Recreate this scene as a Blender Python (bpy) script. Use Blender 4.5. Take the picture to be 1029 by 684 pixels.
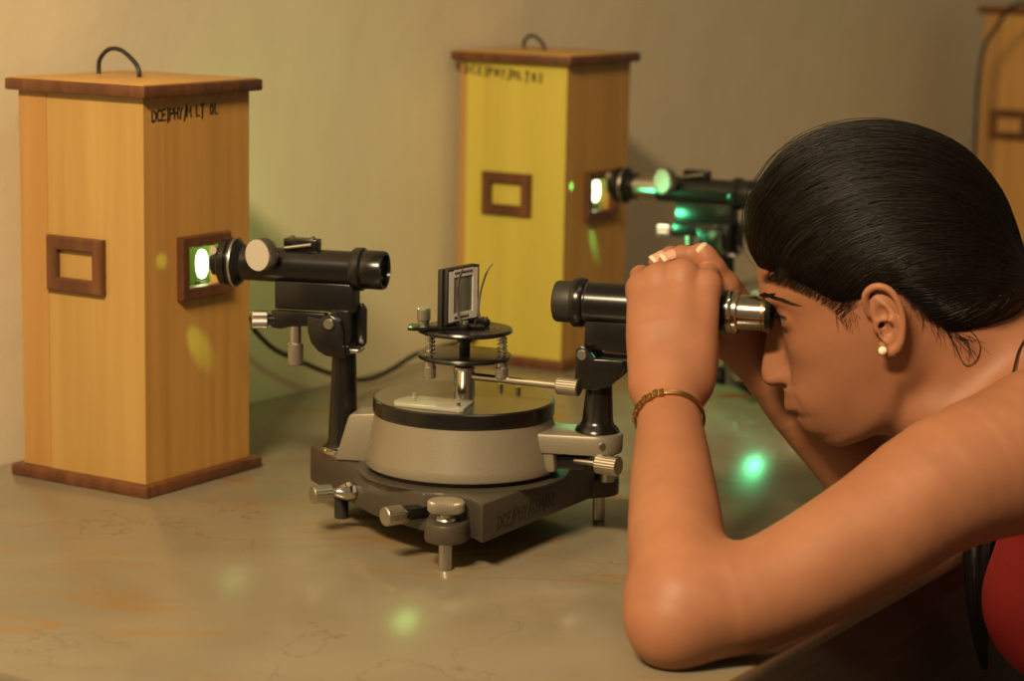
import bpy, bmesh, math, random
import numpy as np
from mathutils import Vector, Matrix
random.seed(7); RNG = np.random.default_rng(7)
BODY_H = .0016
SC = bpy.context.scene
COL = SC.collection
for o in list(bpy.data.objects): bpy.data.objects.remove(o)
PI = math.pi
V = Vector

# ------------------------------------------------------------------ camera, world, lights, exposure
PITCH, ROLL, CAMH = 0.1695, 0.0196, 0.495
def make_camera():
    fwd = V((0, math.cos(PITCH), -math.sin(PITCH))); up0 = V((0, math.sin(PITCH), math.cos(PITCH))); x0 = V((1, 0, 0))
    c, s = math.cos(ROLL), math.sin(ROLL)
    right = c * x0 + s * up0; up = c * up0 - s * x0
    m = Matrix((right, up, -fwd)).transposed().to_4x4(); m.translation = (0, 0, CAMH)
    cam = bpy.data.cameras.new('camera'); o = bpy.data.objects.new('camera', cam); COL.objects.link(o)
    o.matrix_world = m
    cam.sensor_width = 36; cam.lens = 2361 * 36 / 1029; cam.clip_start = .05; cam.clip_end = 60
    cam.dof.use_dof = True; cam.dof.focus_distance = 1.87; cam.dof.aperture_fstop = 6.0
    SC.camera = o
make_camera()
SC.view_settings.view_transform = 'Standard'; SC.view_settings.look = 'None'
SC.view_settings.gamma = 1; SC.view_settings.use_curve_mapping = False
SC.view_settings.exposure = 0.0
W = bpy.data.worlds.new('room_ambient'); SC.world = W; W.use_nodes = True
W.node_tree.nodes['Background'].inputs[0].default_value = (1.0, .76, .46, 1)
W.node_tree.nodes['Background'].inputs[1].default_value = 0.165
def light(name, kind, loc, energy, color, target=None, **kw):
    l = bpy.data.lights.new(name, kind); l.energy = energy; l.color = color
    for k, v in kw.items(): setattr(l, k, v)
    o = bpy.data.objects.new(name, l); COL.objects.link(o); o.location = loc
    if target is not None: o.rotation_euler = (V(target) - V(loc)).to_track_quat('-Z', 'Y').to_euler()
    return o
WARM = (1.0, .76, .46)
light('ceiling_tube_light', 'AREA', (-.56, .32, 1.50), 68, WARM, (0, 1.9, .1), shape='RECTANGLE', size=.55, size_y=.16)
light('second_tube_light', 'AREA', (.45, 1.25, 2.0), 4.0, WARM, (.2, 1.9, .1), shape='RECTANGLE', size=.9, size_y=.15)

# ------------------------------------------------------------------ materials
def nd(nt, t, **kw):
    n = nt.nodes.new(t)
    for k, v in kw.items():
        if k.startswith('i_'):
            key = k[2:]; key = int(key) if key.isdigit() else key.replace('_', ' ')
            n.inputs[key].default_value = v
        else: setattr(n, k, v)
    return n
def mat(name, col=(.5, .5, .5), rough=.5, metal=0, **kw):
    m = bpy.data.materials.new(name); m.use_nodes = True
    b = m.node_tree.nodes['Principled BSDF']
    b.inputs['Base Color'].default_value = (*col, 1); b.inputs['Roughness'].default_value = rough; b.inputs['Metallic'].default_value = metal
    for k, v in kw.items(): b.inputs[k].default_value = v
    return m
def bs(m): return m.node_tree.nodes['Principled BSDF']
def ramp(nt, stops):
    r = nt.nodes.new('ShaderNodeValToRGB'); e = r.color_ramp.elements
    while len(e) < len(stops): e.new(.5)
    for x, (p, c) in zip(e, stops): x.position = p; x.color = (*c, 1)
    return r
def noise_col(m, stops, scale=(1, 1, 1), nscale=10, detail=4, rough=.55, coord='Object', dist=0, bump=0, bscale=None, bdist=.002):
    nt = m.node_tree; tc = nd(nt, 'ShaderNodeTexCoord'); mp = nd(nt, 'ShaderNodeMapping'); mp.inputs['Scale'].default_value = scale
    nt.links.new(tc.outputs[coord], mp.inputs[0])
    n = nd(nt, 'ShaderNodeTexNoise'); n.inputs['Scale'].default_value = nscale; n.inputs['Detail'].default_value = detail
    n.inputs['Roughness'].default_value = rough; n.inputs['Distortion'].default_value = dist
    nt.links.new(mp.outputs[0], n.inputs['Vector'])
    r = ramp(nt, stops); nt.links.new(n.outputs['Fac'], r.inputs[0]); nt.links.new(r.outputs[0], bs(m).inputs['Base Color'])
    if bump:
        bp = nd(nt, 'ShaderNodeBump'); bp.inputs['Strength'].default_value = bump; bp.inputs['Distance'].default_value = bdist
        src = n
        if bscale:
            src = nd(nt, 'ShaderNodeTexNoise'); src.inputs['Scale'].default_value = bscale; src.inputs['Detail'].default_value = 5
            nt.links.new(tc.outputs[coord], src.inputs['Vector'])
        nt.links.new(src.outputs['Fac'], bp.inputs['Height']); nt.links.new(bp.outputs[0], bs(m).inputs['Normal'])
    return m
def wood(name, a, b, c, rough=.42, sx=38, sz=1.4):
    m = mat(name, a, rough)
    return noise_col(m, [(.28, a), (.5, b), (.72, c)], scale=(sx, sx, sz), nscale=1.0, detail=7, rough=.62, dist=.25, bump=.12)
M = {}
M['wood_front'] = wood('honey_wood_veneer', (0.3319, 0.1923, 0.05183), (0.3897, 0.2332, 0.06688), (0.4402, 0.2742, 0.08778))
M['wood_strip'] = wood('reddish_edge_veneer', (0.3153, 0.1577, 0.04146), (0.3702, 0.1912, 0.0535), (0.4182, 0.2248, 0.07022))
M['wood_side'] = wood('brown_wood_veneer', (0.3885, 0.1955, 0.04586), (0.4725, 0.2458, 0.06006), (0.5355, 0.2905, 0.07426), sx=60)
M['wood_yellow_lit'] = wood('yellow_lit_wood', (0.4384, 0.3336, 0.05113), (0.4952, 0.3892, 0.06096), (0.5359, 0.4263, 0.07374), sx=22)  # yellow lamplight on the wood, put into the panel colour
M['wood_dark'] = wood('dark_stained_wood', (0.06375, 0.02125, 0.0085), (0.1062, 0.03655, 0.0136), (0.1615, 0.0595, 0.02125), rough=.36, sx=70, sz=12)
M['black'] = mat('black_enamel', (.007, .006, .005), .24)
M['black_matte'] = mat('black_matte_paint', (.016, .014, .012), .5)
M['rubber'] = mat('black_rubber', (.012, .012, .011), .45)
M['silver'] = noise_col(mat('silver_hammer_paint', (0.255, 0.2295, 0.1777), .38, .35), [(.35, (0.2295, 0.1997, 0.1413)), (.65, (0.255, 0.2227, 0.1615))], nscale=900, detail=2, bump=.02)
M['silver_dark'] = noise_col(mat('grey_cast_paint', (0.124, 0.1116, 0.093), .4, .35), [(.35, (0.062, 0.05208, 0.0372)), (.65, (0.0806, 0.0682, 0.0496))], nscale=700, detail=2, bump=.06)
M['steel'] = mat('brushed_steel', (.55, .52, .46), .30, 1.0)
M['chrome'] = mat('polished_chrome', (.72, .69, .62), .12, 1.0)
M['knurl'] = mat('knurled_steel', (.45, .41, .35), .38, 1.0)
M['nickel'] = mat('nickel_plate', (.58, .53, .42), .16, 1.0)
M['scale_top'] = mat('dull_scale_metal', (.21, .185, .15), .20, .8)
M['knob_face'] = mat('satin_knob_face', (.52, .47, .40), .5, .35)
M['glass'] = mat('lens_glass', (.9, .95, .92), .03, **{'Transmission Weight': 1.0, 'IOR': 1.45})
M['vernier'] = mat('vernier_plate', (.42, .40, .33), .22, .3)
M['ink'] = mat('black_marker_ink', (.008, .007, .006), .55)
M['paper'] = mat('white_card_mount', (.62, .58, .52), .6)
M['gold'] = mat('antique_gold', (.36, .215, .075), .33, 1.0)
M['pearl'] = mat('pearl', (.78, .68, .47), .2)
M['red'] = noise_col(mat('red_cotton', (.6, .05, .06), .8), [(.3, (.60, .042, .055)), (.7, (.70, .058, .07))], nscale=700, bump=.25)
def emit(name, col, s):
    m = mat(name, (0, 0, 0), .5); bs(m).inputs['Emission Color'].default_value = (*col, 1); bs(m).inputs['Emission Strength'].default_value = s; return m
M['arc'] = emit('glowing_mercury_arc', (.80, 1.0, .55), 6)
def m_grating():
    m = mat('grating_film', (.2, .22, .18), .12); nt = m.node_tree
    tc = nd(nt, 'ShaderNodeTexCoord'); sp = nd(nt, 'ShaderNodeSeparateXYZ'); nt.links.new(tc.outputs['Object'], sp.inputs[0])
    mr = nd(nt, 'ShaderNodeMapRange'); mr.inputs[1].default_value = -.016; mr.inputs[2].default_value = .016; nt.links.new(sp.outputs['Y'], mr.inputs[0])
    r = ramp(nt, [(0, (.10, .085, .06)), (.3, (.30, .27, .19)), (.55, (.20, .20, .14)), (.75, (.10, .12, .08)), (1, (.22, .2, .15))])
    nt.links.new(mr.outputs[0], r.inputs[0]); nt.links.new(r.outputs[0], bs(m).inputs['Base Color']); return m
M['film'] = m_grating()
def m_wall():
    m = mat('painted_plaster', (.55, .46, .28), .62)
    noise_col(m, [(.3, (.70, .60, .405)), (.7, (.78, .67, .455))], nscale=3.0, detail=6, bump=.3, bscale=9, bdist=.008)
    return m
M['wall'] = m_wall()
def m_floor():
    m = mat('stone_floor_tiles', (.12, .08, .04), .35); nt = m.node_tree
    tc = nd(nt, 'ShaderNodeTexCoord'); br = nd(nt, 'ShaderNodeTexBrick', offset=0.0)
    br.inputs['Color1'].default_value = (.14, .095, .05, 1); br.inputs['Color2'].default_value = (.10, .072, .04, 1); br.inputs['Mortar'].default_value = (.035, .025, .015, 1)
    br.inputs['Scale'].default_value = 1.0; br.inputs['Mortar Size'].default_value = .006; br.inputs['Brick Width'].default_value = .3; br.inputs['Row Height'].default_value = .3
    nt.links.new(tc.outputs['Object'], br.inputs[0]); nt.links.new(br.outputs['Color'], bs(m).inputs['Base Color']); return m
M['floor'] = m_floor()
def m_marble():
    m = mat('polished_marble', (.4, .33, .2), .2); nt = m.node_tree; L = nt.links.new
    tc = nd(nt, 'ShaderNodeTexCoord')
    mp = nd(nt, 'ShaderNodeMapping'); mp.inputs['Rotation'].default_value = (0, 0, -.56); L(tc.outputs['Object'], mp.inputs[0])
    warp = nd(nt, 'ShaderNodeTexNoise'); warp.inputs['Scale'].default_value = 5; warp.inputs['Detail'].default_value = 5; L(mp.outputs[0], warp.inputs['Vector'])
    vm = nd(nt, 'ShaderNodeVectorMath', operation='MULTIPLY_ADD'); L(warp.outputs['Color'], vm.inputs[0]); vm.inputs[1].default_value = (.16, .16, .16); L(mp.outputs[0], vm.inputs[2])
    base = nd(nt, 'ShaderNodeTexNoise'); base.inputs['Scale'].default_value = 7; base.inputs['Detail'].default_value = 8; L(vm.outputs[0], base.inputs['Vector'])
    rb = ramp(nt, [(.25, (.158, .132, .087)), (.5, (.190, .160, .106)), (.75, (.218, .184, .124))]); L(base.outputs['Fac'], rb.inputs[0])
    # ochre veins, stretched along the bench
    m2 = nd(nt, 'ShaderNodeMapping'); m2.inputs['Scale'].default_value = (1.5, 7, 1); m2.inputs['Rotation'].default_value = (0, 0, .62); L(vm.outputs[0], m2.inputs[0])
    n2 = nd(nt, 'ShaderNodeTexNoise'); n2.inputs['Scale'].default_value = 1.6; n2.inputs['Detail'].default_value = 7; n2.inputs['Distortion'].default_value = .6; L(m2.outputs[0], n2.inputs['Vector'])
    r2 = ramp(nt, [(.475, (0, 0, 0)), (.505, (.9, .9, .9)), (.54, (0, 0, 0))]); L(n2.outputs['Fac'], r2.inputs[0])
    pat = nd(nt, 'ShaderNodeTexNoise'); pat.inputs['Scale'].default_value = 3.2; pat.inputs['Detail'].default_value = 2; L(mp.outputs[0], pat.inputs['Vector'])
    rp = ramp(nt, [(.42, (0, 0, 0)), (.58, (1, 1, 1))]); L(pat.outputs['Fac'], rp.inputs[0])
    mu = nd(nt, 'ShaderNodeMath', operation='MULTIPLY'); L(r2.outputs[0], mu.inputs[0]); L(rp.outputs[0], mu.inputs[1])
    mx = nd(nt, 'ShaderNodeMix', data_type='RGBA'); L(mu.outputs[0], mx.inputs['Factor']); L(rb.outputs[0], mx.inputs['A']); mx.inputs['B'].default_value = (.215, .125, .042, 1)
    # thin dark cracks
    vo = nd(nt, 'ShaderNodeTexVoronoi', feature='DISTANCE_TO_EDGE'); vo.inputs['Scale'].default_value = 5.5
    w3 = nd(nt, 'ShaderNodeTexNoise'); w3.inputs['Scale'].default_value = 9; w3.inputs['Detail'].default_value = 6; L(mp.outputs[0], w3.inputs['Vector'])
    v3 = nd(nt, 'ShaderNodeVectorMath', operation='MULTIPLY_ADD'); L(w3.outputs['Color'], v3.inputs[0]); v3.inputs[1].default_value = (.22, .22, .22); L(mp.outputs[0], v3.inputs[2])
    L(v3.outputs[0], vo.inputs['Vector'])
    rc = ramp(nt, [(0, (1, 1, 1)), (.006, (0, 0, 0))]); L(vo.outputs['Distance'], rc.inputs[0])
    p2 = nd(nt, 'ShaderNodeTexNoise'); p2.inputs['Scale'].default_value = 4.1; L(v3.outputs[0], p2.inputs['Vector'])
    rq = ramp(nt, [(.46, (0, 0, 0)), (.6, (.55, .55, .55))]); L(p2.outputs['Fac'], rq.inputs[0])
    m4 = nd(nt, 'ShaderNodeMath', operation='MULTIPLY'); L(rc.outputs[0], m4.inputs[0]); L(rq.outputs[0], m4.inputs[1])
    mx2 = nd(nt, 'ShaderNodeMix', data_type='RGBA'); L(m4.outputs[0], mx2.inputs['Factor']); L(mx.outputs['Result'], mx2.inputs['A']); mx2.inputs['B'].default_value = (.075, .055, .03, 1)
    L(mx2.outputs['Result'], bs(m).inputs['Base Color'])
    rr = nd(nt, 'ShaderNodeMapRange'); rr.inputs[3].default_value = .15; rr.inputs[4].default_value = .24; L(base.outputs['Fac'], rr.inputs[0]); L(rr.outputs[0], bs(m).inputs['Roughness'])
    return m
M['marble'] = m_marble()

# ------------------------------------------------------------------ mesh helpers
class MB:
    def __init__(s): s.v = []; s.f = []
    def add(s, vs, fs):
        b = len(s.v); s.v += [tuple(p) for p in vs]; s.f += [tuple(i + b for i in q) for q in fs]; return s
    def addbm(s, bm):
        bm.verts.ensure_lookup_table(); bm.verts.index_update()
        s.add([v.co for v in bm.verts], [[v.index for v in f.verts] for f in bm.faces]); bm.free(); return s
    def box(s, c, size, bevel=0, axes=None, seg=2):
        bm = bmesh.new(); bmesh.ops.create_cube(bm, size=1)
        for v in bm.verts: v.co = V((v.co.x * size[0], v.co.y * size[1], v.co.z * size[2]))
        if bevel: bmesh.ops.bevel(bm, geom=list(bm.edges), offset=bevel, segments=seg, affect='EDGES', profile=.5)
        for v in bm.verts:
            p = v.co
            if axes: p = V(axes[0]) * p.x + V(axes[1]) * p.y + V(axes[2]) * p.z
            v.co = p + V(c)
        return s.addbm(bm)
    def lathe(s, prof, o, axis=(0, 0, 1), seg=40, close=False):
        a = V(axis).normalized(); x = a.orthogonal().normalized(); y = a.cross(x); o = V(o)
        vs = []; fs = []; n = len(prof)
        for r, h in prof:
            for k in range(seg):
                t = 2 * PI * k / seg; vs.append(o + a * h + (x * math.cos(t) + y * math.sin(t)) * max(r, 1e-5))
        for i in range(n - 1 + (1 if close else 0)):
            j = (i + 1) % n
            for k in range(seg):
                k2 = (k + 1) % seg; fs.append((i * seg + k, i * seg + k2, j * seg + k2, j * seg + k))
        if not close:
            if prof[0][0] > 1e-4: fs.append(tuple(reversed(range(seg))))
            if prof[-1][0] > 1e-4: fs.append(tuple((n - 1) * seg + k for k in range(seg)))
        return s.add(vs, fs)
    def cyl(s, p0, p1, r0, r1=None, seg=28, bev=0):
        p0, p1 = V(p0), V(p1); r1 = r0 if r1 is None else r1; L = (p1 - p0).length
        pr = [(r0, 0), (r1, L)] if not bev else [(r0 - bev, 0), (r0, bev), (r1, L - bev), (r1 - bev, L)]
        return s.lathe(pr, p0, p1 - p0, seg)
    def knurl(s, p0, p1, r, n=26, bev=.0008):
        p0, p1 = V(p0), V(p1); a = (p1 - p0); L = a.length; a.normalize(); x = a.orthogonal().normalized(); y = a.cross(x)
        vs = []; fs = []; seg = n * 2
        for h, q in ((0, r - bev), (bev, r), (L - bev, r), (L, r - bev)):
            for k in range(seg):
                t = 2 * PI * k / seg; rr = q * (1 if k % 2 else .955); vs.append(p0 + a * h + (x * math.cos(t) + y * math.sin(t)) * rr)
        for i in range(3):
            for k in range(seg): fs.append((i * seg + k, i * seg + (k + 1) % seg, (i + 1) * seg + (k + 1) % seg, (i + 1) * seg + k))
        fs.append(tuple(reversed(range(seg)))); fs.append(tuple(3 * seg + k for k in range(seg)))
        return s.add(vs, fs)
    def tube(s, path, r, seg=10, cap=True, flat=None):
        P = [V(p) for p in path]; n = len(P); vs = []; fs = []; up = None
        for i in range(n):
            t = (P[min(i + 1, n - 1)] - P[max(i - 1, 0)]).normalized()
            if up is None: up = t.orthogonal().normalized()
            up = (up - t * up.dot(t)); up = up.normalized() if up.length > 1e-6 else t.orthogonal().normalized()
            sd = t.cross(up); rr = r[i] if isinstance(r, (list, tuple)) else r
            for k in range(seg):
                a = 2 * PI * k / seg; vs.append(P[i] + (up * math.cos(a) + sd * math.sin(a)) * rr)
        for i in range(n - 1):
            for k in range(seg): fs.append((i * seg + k, i * seg + (k + 1) % seg, (i + 1) * seg + (k + 1) % seg, (i + 1) * seg + k))
        if cap: fs.append(tuple(reversed(range(seg)))); fs.append(tuple((n - 1) * seg + k for k in range(seg)))
        return s.add(vs, fs)
    def prism(s, poly, o, ex, ey, ez, th, bevel=0, seg=2):
        # poly in (ex,ey), extruded th along ez (centred)
        ex, ey, ez, o = V(ex), V(ey), V(ez), V(o); bm = bmesh.new()
        lo = [bm.verts.new(o + ex * a + ey * b - ez * th / 2) for a, b in poly]; hi = [bm.verts.new(o + ex * a + ey * b + ez * th / 2) for a, b in poly]
        n = len(poly); bm.faces.new(list(reversed(lo))); bm.faces.new(hi)
        for i in range(n): bm.faces.new((lo[i], lo[(i + 1) % n], hi[(i + 1) % n], hi[i]))
        bmesh.ops.recalc_face_normals(bm, faces=list(bm.faces))
        if bevel: bmesh.ops.bevel(bm, geom=[e for e in bm.edges if e.calc_face_angle(0) > .35], offset=bevel, segments=seg, affect='EDGES', profile=.5, clamp_overlap=True)
        return s.addbm(bm)
    def build(s, name, m, parent=None, angle=38, recalc=True):
        me = bpy.data.meshes.new(name); me.from_pydata(s.v, [], s.f)
        if recalc:
            bm = bmesh.new(); bm.from_mesh(me); bmesh.ops.recalc_face_normals(bm, faces=list(bm.faces)); bm.to_mesh(me); bm.free()
        me.materials.append(m); me.shade_smooth(); me.set_sharp_from_angle(angle=math.radians(angle))
        o = bpy.data.objects.new(name, me); COL.objects.link(o)
        if parent is not None: o.parent = parent
        return o
def thing(name, label, cat, loc=(0, 0, 0), rz=0, group=None):
    o = bpy.data.objects.new(name, None); COL.objects.link(o); o.location = loc; o.rotation_euler = (0, 0, rz); o.empty_display_size = .03
    return tag(o, label, cat, group)
def tag(o, label, cat, group=None):
    o['label'] = label; o['category'] = cat
    if group: o['group'] = group
    return o
def struct(o): o['kind'] = 'structure'; return o
def copy_tree(o, parent=None):
    c = o.copy(); COL.objects.link(c)
    if parent is not None: c.parent = parent
    for ch in list(o.children): copy_tree(ch, c)
    return c
def spline(pts, n=8):
    P = [V(p) for p in pts]; out = []
    for i in range(len(P) - 1):
        a, b, c, d = P[max(i - 1, 0)], P[i], P[i + 1], P[min(i + 2, len(P) - 1)]
        for k in range(n):
            t = k / n; out.append(.5 * ((2 * b) + (c - a) * t + (2 * a - 5 * b + 4 * c - d) * t * t + (3 * b - a - 3 * c + d) * t ** 3))
    return out + [P[-1]]
GLY = {'D': [[(0, 0), (.05, 1), (.5, .8), (.62, .45), (.45, .08), (0, 0)]], 'C': [[(.62, .85), (.3, 1), (.05, .55), (.2, .05), (.6, .1)]],
       'E': [[(.6, 1), (.1, .95), (.05, 0), (.62, .05)], [(.08, .5), (.5, .53)]], '|': [[(.25, 1.15), (.2, -.25)]], '/': [[(.45, 1.2), (.05, -.3)]],
       'P': [[(.05, -.1), (.1, 1), (.5, .92), (.55, .6), (.08, .45)]], 'H': [[(.05, 1), (.05, 0)], [(.55, 1), (.55, 0)], [(.05, .5), (.55, .5)]],
       'Y': [[(.05, 1), (.28, .5), (.55, 1)], [(.28, .5), (.18, -.1)]], 'M': [[(.02, 0), (.12, 1), (.35, .4), (.58, 1), (.68, 0)]],
       'L': [[(.1, 1), (.08, .02), (.55, .05)]], 'T': [[(0, .95), (.6, 1)], [(.32, .98), (.26, -.3)]], 'G': [[(.6, .9), (.3, 1), (.05, .5), (.25, 0), (.58, .12), (.58, .48), (.32, .46)]],
       'S': [[(.55, .9), (.25, 1), (.1, .7), (.48, .4), (.4, .05), (.05, .05)]], '0': [[(.3, 1), (.08, .6), (.14, .08), (.38, .02), (.52, .5), (.3, 1)]],
       '1': [[(.15, .75), (.35, 1), (.3, 0)]], '2': [[(.08, .8), (.3, 1), (.52, .75), (.1, .05), (.6, 0)]], ' ': []}
def writing(name, text, o, ex, ey, ez, h, adv, parent, rise=0, r=None):
    ex, ey, ez, o = V(ex), V(ey), V(ez), V(o); mb = MB(); x = 0; r = r or h * .075
    for ch in text:
        for st in GLY[ch]:
            mb.tube([o + ex * (x + a * h * .9) + ey * (b * h + rise * x) + ez * (r * .12) for a, b in st], r, 6)
        x += adv * (.62 if ch in '|/' else 1)
    me = mb
    # flatten the ink onto the surface
    me.v = [tuple(V(p) - ez * (((V(p) - o).dot(ez)) * .8)) for p in me.v]
    return me.build(name, M['ink'], parent)

# ------------------------------------------------------------------ room: bench, wall, floor
YAW = .56
E1 = V((math.cos(YAW), -math.sin(YAW), 0)); E2 = V((math.sin(YAW), math.cos(YAW), 0)); EZ = V((0, 0, 1))
def T(u, w, z=0): return E1 * u + E2 * w + EZ * z
AX = (E1, E2, EZ)
UW, UF, WL, WR = -1.546, -.688, 1.112, 6.2
FLOOR = -.80
mb = MB().box(T((UW - .06), 3.0, .6), (.12, 10.0, 2.9), 0, AX); struct(mb.build('wall_back', M['wall']))
mb = MB().box(T(1.2, 3.0, FLOOR - .05), (5.6, 10.0, .1), 0, AX); struct(mb.build('floor', M['floor']))
bench = thing('lab_bench', 'long polished beige marble bench top against the plaster wall', 'table', T((UW + UF) / 2 + .0012, (WL + WR) / 2, FLOOR), -YAW)
bl = WR - WL; bw = UF - UW; zt = -FLOOR
MB().box((0, 0, zt - .006), (bw - .0024, bl, .012), .0015).build('marble_top', M['marble'], bench)
m_base = noise_col(mat('grey_stone_slab', (.12, .1, .07), .45), [(.3, (.085, .068, .044)), (.7, (.14, .115, .075))], nscale=9, detail=6)
for yy in (-bl / 2 + .16, -.85, .85, bl / 2 - .16):
    MB().box((-.03, yy, (zt - .012) / 2), (bw - .12, .06, zt - .012), .004).build('support_slab', m_base, bench)
m_pan = noise_col(mat('dark_brown_panel', (.05, .035, .02), .6), [(.3, (.038, .026, .015)), (.7, (.062, .044, .026))], scale=(6, 1, 30), nscale=4, detail=6)
for za, zb in ((.04, .30), (.306, .54), (.546, zt - .0125)):
    MB().box((bw / 2 - .016, 0, (za + zb) / 2), (.02, bl - .06, zb - za), .002).build('front_panel', m_pan, bench)

# ------------------------------------------------------------------ mercury lamp boxes
HS = .0729
def frame_mb(c, ex, ey, ez, w, h, bar, th):
    # picture-frame moulding: four mitred bars standing off the panel
    mb = MB(); c = V(c)
    prof = [(0, 0), (0, .75), (.12, 1), (.88, 1), (1, .8), (1, 0)]
    W_, H_ = w / 2, h / 2
    rings = []
    for a, b in prof:
        k = bar * a
        rings.append([c + V(ex) * (sx * (W_ - k)) + V(ey) * (sy * (H_ - k)) + V(ez) * (th * b) for sx, sy in ((-1, -1), (1, -1), (1, 1), (-1, 1))])
    vs = [p for r in rings for p in r]; fs = []
    for i in range(len(rings) - 1):
        for k in range(4): fs.append((i * 4 + k, i * 4 + (k + 1) % 4, (i + 1) * 4 + (k + 1) % 4, (i + 1) * 4 + k))
    k = len(rings) - 1
    for j in range(4): fs.append((k * 4 + j, k * 4 + (j + 1) % 4, (j + 1) % 4, j))
    return mb.add(vs, fs)
def lamp_box(label, loc, h=.353, front='wood_front', text=None, text_on='side', handle=None, lit=True, bulb=(.045, .0, .2), group='lamp housings on the bench', foff=(0, 0)):
    t = thing('lamp_box', label, 'lamp box', loc, -YAW, group)
    z0 = .0107; th = .009
    k = h / .353
    wy, wz, ww, wh = .005, .199 * k, .046, .0385
    mb = MB()
    def bx(x0, x1, y0, y1, za, zb): mb.box(((x0 + x1) / 2, (y0 + y1) / 2, (za + zb) / 2), (x1 - x0, y1 - y0, zb - za))
    bx(-HS, -HS + th, -HS + th, HS, z0, h); bx(-HS + th, HS, HS - th, HS, z0, h)
    bx(HS - th, HS, -HS + .0005, wy - ww / 2, z0, h); bx(HS - th, HS, wy + ww / 2, HS - th, z0, h)
    bx(HS - th, HS, wy - ww / 2, wy + ww / 2, z0, wz - wh / 2); bx(HS - th, HS, wy - ww / 2, wy + ww / 2, wz + wh / 2, h)
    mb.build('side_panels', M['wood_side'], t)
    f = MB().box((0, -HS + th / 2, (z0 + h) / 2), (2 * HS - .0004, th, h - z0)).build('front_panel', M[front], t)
    sw = .009 if front == 'wood_yellow_lit' else .033
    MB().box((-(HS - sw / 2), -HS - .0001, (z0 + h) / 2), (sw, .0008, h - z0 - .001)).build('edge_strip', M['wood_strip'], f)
    MB().box((0, 0, z0 / 2), (2 * HS + .018, 2 * HS + .018, z0), .0018).build('plinth', M['wood_dark'], t)
    lid = MB().box((0, 0, h + .0053), (2 * HS + .0184, 2 * HS + .0184, .0106), .0018).build('lid', M['wood_dark'], t)
    MB().box((0, 0, h + .0109), (2 * HS + .012, 2 * HS + .012, .0012), .0004).build('lid_panel', M['wood_side'], lid)
    a, b = handle or ((-.058, .016), (.003, .002))
    hh = .023 if handle is None else .015
    d = V((b[0] - a[0], b[1] - a[1], 0)); A = V((a[0], a[1], h + .0112))
    pts = [A + EZ * -.002, A + d * .02 + EZ * hh * .55, A + d * .25 + EZ * hh, A + d * .55 + EZ * hh * 1.02, A + d * .85 + EZ * hh * .66, A + d * .99 + EZ * hh * .3, A + d + EZ * -.002]
    MB().tube(spline(pts, 8), .0021, 10).build('cord_handle', M['rubber'], t)
    fl = frame_mb((-.005 + foff[0], -HS, .2005 * k + foff[1]), (1, 0, 0), (0, 0, 1), (0, -1, 0), .067, .05, .0125, .006).build('blank_frame', M['wood_dark'], t)
    fr = frame_mb((HS, wy, wz), (0, 1, 0), (0, 0, 1), (1, 0, 0), .069, .057, .0105, .007).build('window_frame', M['wood_dark'], t)
    if lit:
        # inner lamp well seen through the opening, with the glowing arc tube
        MB().box((.02, HS - th - .002, wz), (.085, .003, .1)).build('added_glow_panel', mat('lamp_tinted_panel', (.55, .60, .15), .35), t)  # panel added to look lit, mercury light put into its green-yellow colour
        l = MB().lathe([(.0005, -.0135), (.0035, -.0118), (.0053, -.007), (.0058, 0), (.0053, .007), (.0035, .0118), (.0005, .0135)], bulb, (0, 0, 1), 24).build('arc_tube', M['arc'], t)
        MB().cyl(V(bulb) - EZ * .05, V(bulb) - EZ * .0155, .008, .006).build('lamp_socket', M['steel'], t)
    if text:
        if text_on == 'side': writing('marker_writing', text, (HS, -.0615, h - .0215), (0, 1, 0), (0, 0, 1), (1, 0, 0), .0100, .0064, t, .03, .0012)
        else: writing('marker_writing', text, (-.0665, -HS - .0009, h - .0145), (1, 0, 0), (0, 0, 1), (0, -1, 0), .0100, .0090, t, -.06, .0011)
    return t
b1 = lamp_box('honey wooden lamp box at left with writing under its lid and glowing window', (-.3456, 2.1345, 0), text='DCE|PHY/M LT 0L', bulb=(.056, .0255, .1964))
b2 = lamp_box('lamp box with a front panel coloured as if lit yellow, standing behind the grating', (.0343, 2.7945, 0), front='wood_yellow_lit', text='DCE|PHY/MLT02', text_on='front', handle=((-.060, .045), (-.011, .012)), bulb=(.056, .0258, .2014))
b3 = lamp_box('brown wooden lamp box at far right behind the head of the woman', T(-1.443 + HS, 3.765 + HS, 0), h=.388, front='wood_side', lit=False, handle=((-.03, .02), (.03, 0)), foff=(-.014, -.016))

# ------------------------------------------------------------------ cables
def cable(label, pts, r=.0028):
    return tag(MB().tube(spline(pts, 10), r, 10).build('power_cable', M['rubber']), label, 'cable')

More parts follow.
